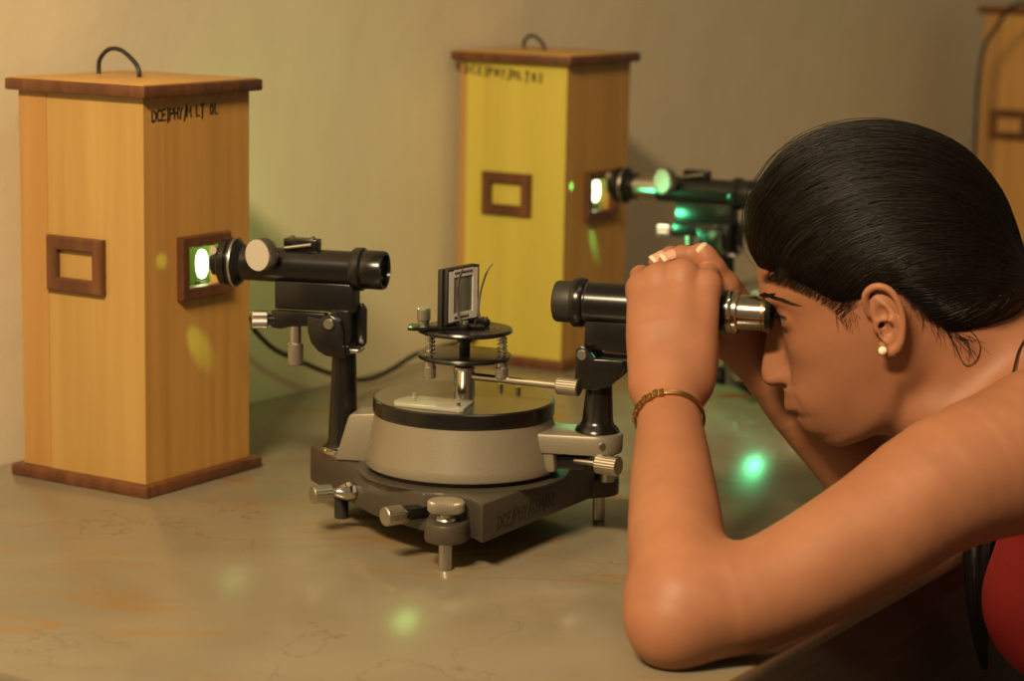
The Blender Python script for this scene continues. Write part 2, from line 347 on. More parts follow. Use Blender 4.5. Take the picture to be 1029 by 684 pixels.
cable('black power cable sagging along the wall behind the left spectrometer', [T(-1.46, 1.7005, .12), (-.275, 2.385, .105), (-.2665, 2.3988, .0896), (-.2497, 2.4257, .0664), (-.2269, 2.462, .0476), (-.21, 2.4889, .0344), (-.1937, 2.5148, .0234), (-.1741, 2.5461, .012), (-.1541, 2.578, .0085), (-.1337, 2.6106, .0136), (-.1096, 2.649, .0233), (-.0859, 2.6869, .0245), T(-1.503, 2.275, .024), T(-1.50, 2.3105, .024)])
cable('black power cable on the bench behind the second spectrometer', [(.15, 2.98, .003), (.20, 3.10, .012), (.2797, 3.2, .0335), (.3347, 3.2, .0263), (.42, 3.22, .010), (.55, 3.3, .003), (.75, 3.5, .003)], .003)
cable('black power cable hanging down the corner of the far right lamp box', [(.83, 3.80, .402), (.80, 3.77, .409), (.780, 3.78, .398), (.769, 3.80, .3725), (.754, 3.82, .340), (.747, 3.82, .2878), (.746, 3.82, .2405), (.7465, 3.82, .1771), (.747, 3.82, .06), (.745, 3.82, .004), (.80, 3.70, .003), (.95, 3.65, .003)], .0032)

# ------------------------------------------------------------------ spectrometers
CC = V((-.039, 1.920, 0))
def rad(a): return math.radians(a)
def build_spectrometer(label, loc):
    t = thing('spectrometer', label, 'spectrometer', loc, 0, 'spectrometers on the bench')
    # cast base: low polygon with two stepped lugs carrying the levelling screws
    zb, zt = .025, .057
    A, B, C_, D, E_, E2_ = (-.135, .080), (-.0726, -.041), (-.030, -.090), (.0185, -.126), (.1048, .0265), (.1125, .043)
    F_, G_, H_ = (.070, .105), (-.020, .165), (-.092, .165)
    # notch between C and D, curved inwards
    notch = [(-.0215, -.088), (-.013, -.089), (-.003, -.095), (.006, -.104), (.013, -.114)]
    poly = [A, B, C_] + notch + [D, E_, E2_, F_, G_, H_]
    mb = MB().prism(poly, (0, 0, (zb + zt) / 2), (1, 0, 0), (0, 1, 0), EZ, zt - zb, .0022)
    def lug(c, inner):
        c = V((*c, 0)); inn = V((*inner, 0)); d = (c - inn).normalized(); n = V((-d.y, d.x, 0)); r = .017
        pts = [inn + n * r * 1.25]
        for k in range(13):
            a = PI / 2 - PI * k / 12; pts.append(c + n * math.sin(a) * r + d * math.cos(a) * r)
        pts.append(inn - n * r * 1.25)
        mb.prism([(p.x, p.y) for p in pts], (0, 0, .0315), (1, 0, 0), (0, 1, 0), EZ, .0165, .0025)
    lug((-.0105, -.112), (-.002, -.07)); lug((.117, .061), (.085, .05))
    mb.lathe([(.0885, .0), (.0885, .0012), (.087, .0017), (.0, .0017)], (0, 0, .0565), EZ, 64)
    base = mb.build('base', M['silver_dark'], t)
    writing('marker_writing', 'DCE/PHY/GSM/02', V((*D, 0)) + (V((*E_, 0)) - V((*D, 0))) * .14 + EZ * .0315, (V((*E_, 0)) - V((*D, 0))).normalized(), EZ, V((E_[1] - D[1], -(E_[0] - D[0]), 0)).normalized(), .0110, .0074, base, .015, .0010)
    for c in ((-.0105, -.112), (.117, .061)):
        b = V((*c, 0))
        s = MB().cyl(b + EZ * .0, b + EZ * .05, .0055, .0055, 20, .0008).build('levelling_screw', M['steel'], t)
        MB().knurl(b + EZ * .0475, b + EZ * .0565, .0148, 70, .0012).build('thumb_disc', M['silver'], s)
        MB().lathe([(.0075, .0395), (.0085, .041), (.0075, .0425), (.0055, .0425)], b, EZ, 24).build('lock_nut', M['steel'], s)
    b = V((-.105, .050, 0)); MB().cyl(b, b + EZ * .03, .0062, .0062, 20, .0008).build('foot', M['black_matte'], t)
    b = V((-.02, .13, 0)); MB().cyl(b, b + EZ * .03, .0062, .0062, 20, .0008).build('foot', M['black_matte'], t)
    # side clamping screws on the left and the front-left of the base
    d = V((-.88, -.47, 0))
    p = V((-.0905, -.006, .0375)); k = MB().lathe([(.0035, 0), (.0078, .001), (.0078, .006), (.0042, .016), (.0034, .017), (.0034, .022)], p, d, 8).build('clamp_screw', M['chrome'], t)
    MB().knurl(p + d * .021, p + d * .038, .0076, 22).build('knurled_knob', M['steel'], k)
    d = V((-.80, -.60, 0)).normalized(); p = V((-.0275, -.083, .041))
    k = MB().box(p + d * .006, (.028, .013, .010), .002, (d, V((-d.y, d.x, 0)), EZ)).build('tangent_bracket', M['black'], t)
    MB().cyl(p + d * .018, p + d * .026, .0035).build('screw_shaft', M['steel'], k)
    MB().knurl(p + d * .024, p + d * .040, .0079, 24).build('knurled_knob', M['steel'], k)
    # drum, divided circle
    MB().lathe([(.076, .0578), (.076, .0636)], (0, 0, 0), EZ, 72).build('shadow_gap_ring', M['black_matte'], t)
    MB().lathe([(.074, .0625), (.0815, .0625), (.0822, .0642), (.0805, .071), (.0742, .1045), (.070, .106)], (0, 0, 0), EZ, 96).build('drum', M['silver'], t)
    sc = MB().lathe([(.0745, .1055), (.0757, .1065), (.0757, .1168), (.0748, .1178)], (0, 0, 0), EZ, 128).build('divided_circle', M['black'], t)
    MB().lathe([(.0738, .1176), (.0738, .1181)], (0, 0, 0), EZ, 128).build('scale_face', M['scale_top'], sc)
    # vernier plates with screws
    def vern(c, ang, nm='vernier_plate'):
        ex = V((math.cos(ang), math.sin(ang), 0)); ey = V((-ex.y, ex.x, 0)); P = V((*c, .1196))
        poly = [(-.026, -.019), (.031, -.019), (.034, -.016), (.028, .019), (-.018, .019), (-.028, .012), (-.031, .0), (-.030, -.012)]
        v = MB().prism(poly, P, ex, ey, EZ, .003, .0006).build(nm, M['vernier'], t)
        for q in ((-.021, .009), (.026, -.0095)): MB().cyl(P + ex * q[0] + ey * q[1] + EZ * .0014, P + ex * q[0] + ey * q[1] + EZ * .005, .0024, seg=14).build('screw', M['chrome'], v)
    vern((-.0245, -.038), rad(-22))
    for q in ((.045, .028), (.030, .040)): MB().cyl(V((*q, .1178)), V((*q, .1222)), .0023, seg=14).build('vernier_screw', M['chrome'], t)
    # central pillar
    MB().lathe([(.0088, .118), (.0088, .139), (.0092, .140), (.0092, .1435), (.0084, .1445)], (0, 0, 0), EZ, 36).build('pillar', M['chrome'], t)
    MB().lathe([(.0074, .1435), (.0074, .152), (.0064, .153)], (0, 0, 0), EZ, 32).build('collar', M['black'], t)
    d = V((.905, -.425, 0)).normalized(); p = d * .008 + EZ * .1362
    k = MB().cyl(p, p + d * .082, .0031, seg=18).build('clamp_rod', M['steel'], t)
    MB().knurl(p + d * .077, p + d * .0965, .0072, 26).build('knurled_knob', M['knurl'], k)
    # prism table
    z1, z2 = .1505, .1722
    MB().lathe([(.002, 0), (.036, 0), (.0388, .0012), (.0394, .0026), (.0385, .0042), (.036, .0046), (.002, .0046)], (0, 0, z1), EZ, 80).build('lower_disc', M['black'], t)
    up = MB().lathe([(.002, 0), (.036, 0), (.0392, .0012), (.0398, .0026), (.039, .0042), (.0365, .0046), (.002, .0046)], (0, 0, z2), EZ, 80).build('table_disc', M['black'], t)
    rg = MB()
    for r in (.012, .018, .024, .030): rg.lathe([(r, 0), (r + .0005, .0003), (r + .001, 0)], (0, 0, z2 + .0045), EZ, 64, True)
    rg.build('engraved_rings', M['black_matte'], up)
    MB().lathe([(.0045, z1 + .004), (.0045, z1 + .014), (.0065, z1 + .0145), (.0065, z2 + .001)], (0, 0, 0), EZ, 24).build('centre_post', M['black'], t)
    for c in ((-.0282, -.019), (.031, -.016), (-.002, .034)):
        b = V((*c, 0))
        s = MB().cyl(b + EZ * (z1 - .006), b + EZ * (z2 + .002), .0022, seg=14).build('adjusting_screw', M['steel'], t)
        pts = [b + V((math.cos(a) * .0039, math.sin(a) * .0039, z1 + .0044 + (z2 - z1 - .0042) * a / (2 * PI * 5.5))) for a in [2 * PI * 5.5 * i / 110 for i in range(111)]]
        MB().tube(pts, .00062, 6).build('spring', M['chrome'], s)
        MB().knurl(b + EZ * (z1 - .0135), b + EZ * (z1 - .0035), .0054, 22).build('knurled_knob', M['knurl'], s)
        MB().cyl(b + EZ * (z1 - .0036), b + EZ * (z1 + .0005), .0046, seg=18).build('shoulder', M['steel'], s)
    # telescope arm: web down the drum, flat arm and round end
    az = .0975
    ex = V((math.cos(rad(-15.5)), math.sin(rad(-15.5)), 0)); ey = V((-ex.y, ex.x, 0)); nx = V((ex.x, ex.y, 0))
    mb = MB(); S0 = .1145
    pts = [(.040, .030)] + [(S0 + .0215 * math.cos(a), .0215 * math.sin(a)) for a in [PI / 2 - PI * k / 16 for k in range(17)]] + [(.040, -.030)]
    mb.prism(pts, (0, 0, az - .0085), ex, ey, EZ, .017, .003)
    web = [(.050, .0972), (.0885, .0972), (.086, .088), (.0845, .078), (.086, .0645), (.070, .0632), (.050, .0632)]
    mb.prism(web, (0, 0, 0), ex, EZ, ey, .046, .004)
    arm = mb.build('telescope_arm', M['silver'], t)
    MB().cyl(ex * .1205 - ey * .0165 + EZ * (az - .008), ex * .1245 - ey * .0205 + EZ * (az - .008), .0028, seg=14).build('grub_screw', M['steel'], arm)
    MB().box(ex * .085 + EZ * .0725, (.05, .03, .012), .003, (ex, ey, EZ)).build('clamp_block', M['black'], arm)
    MB().cyl(ex * .122 + ey * .006 + EZ * .055, ex * .122 + ey * .006 + EZ * .083, .0065, seg=20).build('clamp_stud', M['steel'], arm)
    p = ex * .098 - ey * .012 + EZ * .0745; dd = (ex - ey * .25).normalized()
    k = MB().cyl(p, p + dd * .034, .0028, seg=16).build('tangent_screw', M['steel'], arm)
    MB().knurl(p + dd * .022, p + dd * .042, .0082, 26).build('knurled_knob', M['steel'], k)
    # optics bodies -------------------------------------------------
    def column(base, top, zfoot, name):
        a = (V(top) - V(base)); 
        return MB().lathe([(.0175, 0), (.0185, .0015), (.0175, .004), (.0145, .0065), (.0128, .010), (.0112, a.length * .6), (.0098, a.length)], base, a, 36).build(name, M['black'], t)
    def optic(pref, ang, axz, off, sign, s_list, pillar_s):
        ex = V((math.cos(rad(ang)), math.sin(rad(ang)), 0)); ey = V((-ex.y, ex.x, 0))
        return ex, ey, lambda s, b=0, h=0: ex * s + ey * (off + b) + EZ * (axz + h)
    # telescope
    ex, ey, P = optic('telescope', -15.5, .2035, .0, 1, None, .1145)
    column(P(S0, 0, az - .0005 - .2035), P(S0 + .001, 0, -.052), az, 'telescope_pillar')
    tel = MB().cyl(P(.100), P(.222), .0172, seg=48).build('telescope_tube', M['black'], t)
    MB().lathe([(.0135, 0), (.0160, .001), (.0170, .003), (.0170, .014), (.0172, .0165)], P(.0762), ex, 48).build('objective_cell', M['black_matte'], tel)
    MB().lathe([(.017, 0), (.0198, .0012), (.0205, .003), (.0205, .0085), (.0195, .0105), (.017, .011)], P(.0915), ex, 48).build('objective_ring', M['black'], tel)
    MB().lathe([(.0174, 0), (.0179, .0005), (.0174, .001)], P(.1035), ex, 48).build('bright_ring', M['steel'], tel)
    MB().lathe([(.001, -.001), (.0125, .001), (.0125, .003), (.001, .003)], P(.0768), ex, 32).build('objective_lens', M['glass'], tel)
    MB().lathe([(.0165, 0), (.0175, .001), (.0175, .0035), (.0168, .0045), (.0176, .0055), (.0176, .0085), (.0165, .0095), (.0148, .010)], P(.2195), ex, 48).build('draw_collar', M['nickel'], tel)
    ey_t = MB().lathe([(.0142, 0), (.0142, .0225), (.0135, .023)], P(.2285), ex, 48).build('eyepiece', M['nickel'], tel)
    MB().lathe([(.0138, 0), (.0146, .0004), (.0146, .002), (.0138, .0026)], P(.2475), ex, 48).build('eyepiece_ring', M['gold'], ey_t)
    MB().lathe([(.0125, 0), (.0138, .0006), (.0136, .0045), (.0125, .006), (.006, .0062), (.004, .003), (.0002, .003)], P(.2495), ex, 40).build('eyecup', M['black'], ey_t)
    kb = MB().cyl(P(.190, -.010, -.014), P(.190, -.031, -.0375), .0035).build('focus_knob', M['black'], tel)
    def saddle(parent, P, ex, ey, s0, s1, hz, side=-1, mir=1):
        # block beneath the tube, hanging cheek plates, lever bar and screw
        mb = MB().box(P((s0 + s1) / 2, 0, -.0265), (abs(s1 - s0), .022, .027), .0015, (ex, ey, EZ)); return mb.build('saddle_block', M['black'], parent)
    # telescope saddle and fork
    sb = MB().box(P(.131, 0, -.025), (.054, .021, .024), .0015, (ex, ey, EZ)).build('saddle_block', M['black'], tel)
    fork = []
    for a, b in ((.0990, -.036), (.0985, -.066), (.104, -.0685), (.116, -.069), (.128, -.065), (.136, -.057), (.139, -.050), (.139, -.043), (.128, -.043), (.115, -.043), (.109, -.036), (.106, -.0335), (.102, -.0335)): fork.append((a, b))
    fk = MB()
    for sgn in (-1, 1): fk.prism(fork, P(0, sgn * .0145, 0), ex, EZ, ey, .006, .0012)
    fk.box(P(.1145, 0, -.0585), (.024, .026, .017), .0015, (ex, ey, EZ))
    f = fk.build('fork', M['black'], tel)
    MB().cyl(P(.1045, -.016, -.040), P(.1045, -.0195, -.040), .0042, seg=20, bev=.0006).build('pivot_screw', M['steel'], f)
    MB().box(P(.126, -.006, -.046), (.034, .005, .005), .001, (ex, ey, EZ)).build('lever_bar', M['black'], f)
    # collimator
    ex, ey, P = optic('collimator', -14.5, .2175, .019, -1, None, -.12)
    cb = P(-.1165, 0, 0); cb.z = .0565
    column(cb + ey * .012, P(-.1115, 0, -.062), .057, 'collimator_pillar')
    MB().lathe([(.0185, 0), (.0185, .003), (.0165, .0045)], cb + ey * .012, EZ, 32).build('pillar_flange', M['chrome'], t)
    # grey casting between base and drum, beside the pillar
    MB().prism([(-.0125, 0), (.030, 0), (.030, .0425), (.0015, .0405), (-.001, .038)], V((-.0935, .034, .0575)), V((.98, -.2, 0)), EZ, V((.2, .98, 0)), .032, .002).build('collimator_bracket', M['silver'], t)
    col = MB().cyl(P(-.196), P(-.101), .0148, seg=48).build('collimator_tube', M['black'], t)
    MB().lathe([(.0145, 0), (.0172, .001), (.0184, .003), (.0184, .009), (.0172, .0105), (.0165, .0112)], P(-.1045), ex, 48).build('lens_ring', M['black'], col)
    MB().lathe([(.0162, 0), (.0165, .001), (.0165, .0165), (.0158, .0185), (.0135, .0187), (.0125, .014), (.0122, .010)], P(-.0945), ex, 48).build('lens_cell', M['black'], col)
    MB().lathe([(.001, -.0004), (.0123, -.002), (.0123, -.004), (.001, -.004)], P(-.0795), ex, 32).build('lens', M['glass'], col)
    MB().lathe([(.0150, 0), (.0150, -.006), (.0200, -.011), (.0210, -.0125), (.0210, -.0165), (.0185, -.018)], P(-.196), ex, 56).build('slit_ring', M['black'], col)
    MB().lathe([(.0213, -.0122), (.0216, -.0130), (.0213, -.0140)], P(-.196), ex, 56).build('bright_ring', M['steel'], col)
    MB().lathe([(.0195, -.0178), (.0205, -.019), (.0205, -.024), (.019, -.0255), (.012, -.0256), (.012, -.033), (.0105, -.034), (.0005, -.034)], P(-.196), ex, 48).build('slit_head', M['black'], col)
    MB().cyl(P(-.221, -.012, .010), P(-.2225, -.0205, .012), .0035, seg=16).build('slit_screw', M['steel'], col)
    kd = (-ey * .93 - ex * .36).normalized(); kp = P(-.172, -.008, .011)
    k = MB().cyl(kp, kp + kd * .012, .005, seg=20).build('focus_knob', M['black'], col)
    MB().knurl(kp + kd * .010, kp + kd * .0215, .0139, 60, .0006).build('knob_disc', M['knurl'], k)
    MB().cyl(kp + kd * .0213, kp + kd * .0219, .0131, seg=40).build('knob_face', M['knob_face'], k)
    rk = MB().box(P(-.150, .001, .0185), (.030, .013, .010), .0012, (ex, ey, EZ)).build('rack_housing', M['black'], col)
    for s in (-.159, -.141): MB().cyl(P(s, .001, .023), P(s, .001, .0255), .0022, seg=12).build('screw', M['steel'], rk)
    MB().cyl(P(-.163, -.0075, .0155), P(-.139, -.0075, .0195), .0015, seg=10).build('lock_lever', M['steel'], rk)
    MB().box(P(-.136, 0, -.0245), (.070, .020, .024), .0012, (ex, ey, EZ)).build('saddle_block', M['black'], col)
    fk = MB()
    fork = [(-.1395, -.040), (-.1392, -.053), (-.136, -.063), (-.130, -.0695), (-.122, -.0735), (-.106, -.0745), (-.1055, -.064), (-.1075, -.0635), (-.1075, -.052), (-.110, -.043), (-.118, -.0385), (-.124, -.0385), (-.128, -.042)]
    fk.prism(fork, P(0, -.0135, 0), ex, EZ, ey, .006, .001)
    fork2 = [(-.128, -.033), (-.100, -.031), (-.0965, -.036), (-.0965, -.066), (-.102, -.0715), (-.128, -.0715)]
    fk.prism(fork2, P(0, .0135, 0), ex, EZ, ey, .006, .001)
    fk.box(P(-.1125, 0, -.0495), (.016, .0215, .030), .001, (ex, ey, EZ)); fk.box(P(-.115, 0, -.068), (.024, .026, .008), .001, (ex, ey, EZ))
    f = fk.build('fork', M['black'], col)
    MB().cyl(P(-.1195, -.0155, -.0455), P(-.1195, -.0195, -.0455), .0046, seg=20, bev=.0006).build('pivot_screw', M['steel'], f)
    MB().box(P(-.1015, -.002, -.0688), (.012, .018, .0035), .001, (ex, ey, EZ)).build('bright_stop', M['steel'], f)
    lb = [(-.172, -.037), (-.124, -.0375), (-.124, -.0475), (-.156, -.0505), (-.163, -.0525), (-.172, -.052)]
    lv = MB().prism(lb, P(0, -.011, 0), ex, EZ, ey, .010, .001).build('lever_bar', M['black'], col)
    d = (-ex * .93 - ey * .37).normalized(); p = P(-.170, -.012, -.0455)
    MB().cyl(p, p + d * .008, .0048, seg=18).build('screw_neck', M['black'], lv)
    MB().knurl(p + d * .006, p + d * .0195, .0078, 30).build('side_knob', M['steel'], lv)
    p = P(-.1515, -.011, -.045)
    MB().cyl(p, p - EZ * .022, .0048, seg=20).build('height_screw', M['steel'], lv)
    MB().knurl(p - EZ * .0195, p - EZ * .0385, .0066, 26).build('height_knob', M['knurl'], lv)
    return t
spec = build_spectrometer('silver and black spectrometer in front, grating standing on its little round table', CC)
spec2 = copy_tree(spec)
spec2['label'] = 'blurred spectrometer lit green, standing beyond the woman by the yellow-lit lamp box'
A2 = rad(-30 + 14.5)
# its slit faces the window of the second lamp box
slit1 = V((-.039, 1.920, 0)) * 0 + (V((math.cos(rad(-14.5)), math.sin(rad(-14.5)), 0)) * -.2225 + V((-math.sin(rad(-14.5)), math.cos(rad(-14.5)), 0)) * .019)
ro = Matrix.Rotation(A2, 3, 'Z')
spec2.rotation_euler = (0, 0, A2); spec2.location = V((.1165, 2.700, 0)) - ro @ slit1

# ------------------------------------------------------------------ grating slide clamped on the prism table
def grating():
    gx = V((.54, .842, 0)); gn = V((.842, -.54, 0))
    root = thing('diffraction_grating', 'square diffraction grating slide clipped upright in a black holder on the round table', 'grating', CC + V((-.0075, .001, .1768)), 0)
    h = .0495; w = .05
    hd = MB()
    for sx in (-1, 1): hd.box(gx * sx * (w / 2 - .005) + EZ * (h / 2 + .001), (.010, .0045, h), .0008, (gx, gn, EZ))
    hd.box(EZ * .0055, (w - .016, .0045, .009), .0008, (gx, gn, EZ)); hd.box(EZ * (h - .003), (w - .016, .0045, .008), .0008, (gx, gn, EZ))
    hd.build('holder_plate', M['black_matte'], root)
    pl = MB().prism([(-.0385, -.009), (-.034, -.013), (.026, -.013), (.026, .009), (-.034, .009)], V((-.004, -.006, .0016)), V((.97, .24, 0)), V((-.24, .97, 0)), EZ, .003, .0008).build('foot_plate', M['black'], root)
    p = V((-.0265, -.009, .003)); MB().knurl(p + EZ * .003, p + EZ * .0135, .0055, 24).build('clamp_screw', M['knurl'], pl)
    MB().cyl(p - EZ * .001, p + EZ * .004, .0045, seg=18).build('screw_collar', M['steel'], pl)
    s = gn * .0048 + gx * .0005
    bd = MB()
    for sx in (-1, 1): bd.box(s + gx * sx * .0222 + EZ * .0275, (.0026, .003, .046), .0004, (gx, gn, EZ))
    for z in (.0055, .0495): bd.box(s + EZ * z, (.0418, .003, .0026), .0004, (gx, gn, EZ))
    bd.build('slide_edge', M['black_matte'], root)
    cd = MB()
    for sx in (-1, 1): cd.box(s + gx * sx * .0175 + EZ * .0275, (.007, .0032, .042), 0, (gx, gn, EZ))
    for z in (.0098, .0462): cd.box(s + EZ * z, (.028, .0032, .0062), 0, (gx, gn, EZ))
    cd.build('card_mount', M['paper'], root)
    tx = MB()
    for z, n in ((.0094, 9), (.0465, 11)):
        for k in range(n): tx.box(s + gn * .0017 + gx * (-.012 + k * .0024) + EZ * z, (.0015, .0003, .0018), 0, (gx, gn, EZ))
    tx.build('print_marks', M['ink'], root)
    g = MB().box((0, 0, 0), (.0016, .0282, .0306)).build('grating_film', M['film'], root)
    g.matrix_local = Matrix((gn, gx, EZ)).transposed().to_4x4(); g.location = s + EZ * .028
    for q, lean in ((-.010, .0005), (.0195, .0125)):
        b = gn * .0135 + gx * q
        c = MB().box(b + EZ * .003, (.007, .012, .006), .0018, (gx, gn, EZ)).build('clip_foot', M['black'], root)
        MB().cyl(b + gn * .002 + EZ * .005, b + gn * .002 + EZ * .0078, .0026, seg=16).build('clip_screw', M['chrome'], c)
        mb = MB(); pts = spline([b - gn * .001 + EZ * .004, b - gn * .0045 + EZ * .012, b - gn * .0058 + gx * lean * .4 + EZ * .028, b - gn * .0040 + gx * lean * .9 + EZ * .044, b - gn * .0015 + gx * lean * 1.25 + EZ * .050], 6)
        vs = []; fs = []
        for i, pt in enumerate(pts):
            for a, bb in ((-1, -1), (1, -1), (1, 1), (-1, 1)): vs.append(pt + gx * a * .0013 + gn * bb * .00028)
        for i in range(len(pts) - 1):
            for kk in range(4): fs.append((i * 4 + kk, i * 4 + (kk + 1) % 4, i * 4 + 4 + (kk + 1) % 4, i * 4 + 4 + kk))
        fs += [(3, 2, 1, 0), tuple(len(pts) * 4 - 4 + q2 for q2 in range(4))]
        mb.add(vs, fs).build('leaf_spring', M['steel'], c)
grating()


# the second instrument has its slit tube drawn further out, towards the lamp
def find(o, nm): return [c for c in o.children if c.name.split('.')[0] == nm]
ex1 = V((math.cos(rad(-14.5)), math.sin(rad(-14.5)), 0))
ct = find(spec2, 'collimator_tube')[0]
for nm in ('slit_ring', 'bright_ring', 'slit_head', 'slit_screw'):
    for c in find(ct, nm): c.location = c.location - ex1 * .03
g2 = ex1 * -.1955 + V((-ex1.y, ex1.x, 0)) * .019 + EZ * .2175
MB().cyl(g2 - ex1 * .035, g2 + ex1 * .005, .0125, seg=36).build('drawn_slit_tube', M['steel'], ct)
# and its telescope swung round towards the front of the bench
for nm in ('telescope_arm', 'telescope_pillar', 'telescope_tube'):
    for c in find(spec2, nm): c.rotation_euler = (0, 0, rad(-35))
spec2.location = spec2.location + ro @ (ex1 * .03)

# ------------------------------------------------------------------ mercury light of lamps and collimators, with added lamps for spill and reflections
GREEN = (.42, 1.0, .22); CYAN = (.12, 1.0, .38)
def boxpt(loc, p): return V(loc) + E1 * p[0] + E2 * p[1] + EZ * p[2]
B1L, B2L = (-.3456, 2.1345, 0), (.0343, 2.7945, 0)
def mercury(tag_, loc, col, e, spec_o, spot_a, spot_b, gs, glow_at, glow_dir, glow, lens_e, ea, eb):
    light('mercury_lamp_glow_' + tag_, 'POINT', boxpt(loc, (.045, .012, .215)), .035 * e, GREEN, shadow_soft_size=.006)
    mw = spec_o.matrix_basis; ex = V((math.cos(rad(-14.5)), math.sin(rad(-14.5)), 0)); ey = V((-ex.y, ex.x, 0))
    g = mw @ (ex * gs + ey * .010 + EZ * .222)
    # added lamp set off the slit, tinting wall, bench and instrument green
    gp = g + glow_at
    light('added_green_fill_' + tag_, 'SPOT', gp, glow, col, gp + glow_dir, spot_size=rad(150 if tag_ == 'rear' else 115), spot_blend=1.0, shadow_soft_size=.008)
    for q, en in ((spot_a, ea), (spot_b, eb)):
        light('added_slit_spot_' + tag_, 'SPOT', g, en, col, boxpt(loc, q), spot_size=rad(13), spot_blend=1.0, shadow_soft_size=.002)  # added spot lamps standing in for slit reflections on the box
    lp = mw @ (ex * -.066 + ey * .019 + EZ * .2175)
    light('collimator_exit_glow_' + tag_, 'SPOT', lp, lens_e * (.20 if tag_ == 'front' else .22), col, lp + V((.1, -1, -.5)), spot_size=rad(110), spot_blend=.8, shadow_soft_size=.005)
    light('collimator_beam_' + tag_, 'SPOT', lp, lens_e, col, lp + mw.to_3x3() @ V((.8, -.2, -.55)), spot_size=rad(100), spot_blend=.6, shadow_soft_size=.010)
mercury('front', B1L, GREEN, 1.0, spec, (HS, .0009, .1251), (HS, -.05, .2086), -.236, E2 * .19 - E1 * .022, E2 * 1.2 - E1 * .8 - EZ * .1, .75, .30, .9, .2)
mercury('rear', B2L, CYAN, 1.0, spec2, (HS, -.005, .1439), (HS, -.0586, .214), -.266, E2 * -.085 + E1 * .02 - EZ * .045, E1 + E2 * .1 - EZ * .16, 1.7, 1.3, 1.0, .5)

# ------------------------------------------------------------------ the woman at the telescope: implicit body, meshed with surface nets
f32 = np.float32
def smin(a, b, k):
    h = np.maximum(k - np.abs(a - b), 0) / k
    return np.minimum(a, b) - h * h * k * .25
def smax(a, b, k): return -smin(-a, -b, k)
def rcone(P, a, b, ra, rb):
    a = np.asarray(a, P.dtype); b = np.asarray(b, P.dtype); d = b - a; L2 = P.dtype.type(max(d @ d, 1e-12))
    q = P - a; t = np.clip((q @ d) / L2, 0, 1)
    q -= t[:, None] * d
    return np.sqrt(np.einsum('ij,ij->i', q, q)) - (P.dtype.type(ra) + t * P.dtype.type(rb - ra))
def ell(P, c, r, R=None):
    q = P - np.asarray(c, P.dtype)
    if R is not None: q = q @ R
    r = np.asarray(r, P.dtype); k0 = np.linalg.norm(q / r, axis=1); k1 = np.linalg.norm(q / (r * r), axis=1) + 1e-9
    return k0 * (k0 - 1) / k1
def dense(pts, rs, n):
    A = np.concatenate([np.asarray(pts, float), np.asarray(rs, float)[:, None]], 1); out = []
    for i in range(len(A) - 1):
        a, b, c, d = A[max(i - 1, 0)], A[i], A[i + 1], A[min(i + 2, len(A) - 1)]
        for k in range(n):
            t = k / n; out.append(.5 * (2 * b + (c - a) * t + (2 * a - 5 * b + 4 * c - d) * t * t + (3 * b - a - 3 * c + d) * t ** 3))
    out.append(A[-1]); A = np.array(out); return A[:, :3], A[:, 3]
def chain(P, pts, rs, k=0, n=0):
    # tapered limb along a smooth curve through the joints (n pieces per bone); k rounds sharp bends
    if n: pts, rs = dense(pts, rs, n)
    d = None
    for i in range(len(pts) - 1):
        e = rcone(P, pts[i], pts[i + 1], rs[i], rs[i + 1])
        d = e if d is None else (np.minimum(d, e) if (n or not k) else smin(d, e, k))
    return d
def sstep(x, a, b):
    t = np.clip((x - a) / (b - a), 0, 1); return t * t * (3 - 2 * t)
# head frame (millimetres): f forward along the face, b towards her left, u up; pitched 20 degrees down, turned 8 degrees away
HO = np.array([.29905, 1.86789, .19266])
_y, _p = math.radians(8), math.radians(20)
_a = np.array([-math.cos(_y), math.sin(_y), 0]); HB = np.array([-math.sin(_y), -math.cos(_y), 0]); _z = np.array([0, 0, 1.])
HF = math.cos(_p) * _a - math.sin(_p) * _z; HU = math.sin(_p) * _a + math.cos(_p) * _z
HM = np.stack([HF, HB, HU], 1)
def to_head(P): return ((P - HO.astype(P.dtype)) @ HM.astype(P.dtype)) * P.dtype.type(1000)
def from_head(q): return HO + (np.asarray(q, float) / 1000) @ HM.T
_pf = np.array([(-100, 40), (-90, 54), (-84.4, 62.5), (-79.8, 70.3), (-73.6, 75.1), (-68.7, 76.9), (-65.7, 81), (-62.4, 85.9), (-57.4, 88.1), (-52.1, 88.7), (-49.2, 87.2), (-46.5, 88.0), (-43.9, 92.6), (-39.6, 95.5), (-35.4, 95.0), (-28.4, 92.3), (-22.6, 91.9), (-21.3, 97.2), (-18.2, 103), (-13.1, 105.6), (-6.3, 105.1), (-.2, 102.7), (10.2, 97.3), (22.7, 90.7), (30.5, 86.2), (35.4, 85), (46.9, 85.9), (53.7, 85.8), (63.3, 83.9), (73.2, 80.3), (90, 73), (110, 62)], float)
_bf = np.array([(-100, 40), (-90, 54), (-84.4, 62.5), (-79.8, 70), (-73.6, 74), (-66, 78), (-60, 82), (-50, 86), (-40, 87.5), (-30, 87.5), (-22, 86), (-10, 83), (5, 80.5), (20, 79), (35, 80), (46, 84.5), (53.7, 85.6), (63.3, 83.9), (73.2, 80.3), (90, 73), (110, 62)], float)
_wf = np.array([(-100, 26), (-90, 33), (-75, 41), (-60, 48), (-40, 56), (-20, 62.5), (0, 67), (15, 69.5), (30, 70), (50, 70), (75, 69), (110, 66)], float)
_wn = np.array([(-60, 14), (-24, 10), (-20, 10), (-14, 12), (-6, 11), (5, 9), (20, 7.5), (32, 8), (45, 14), (60, 30)], float)
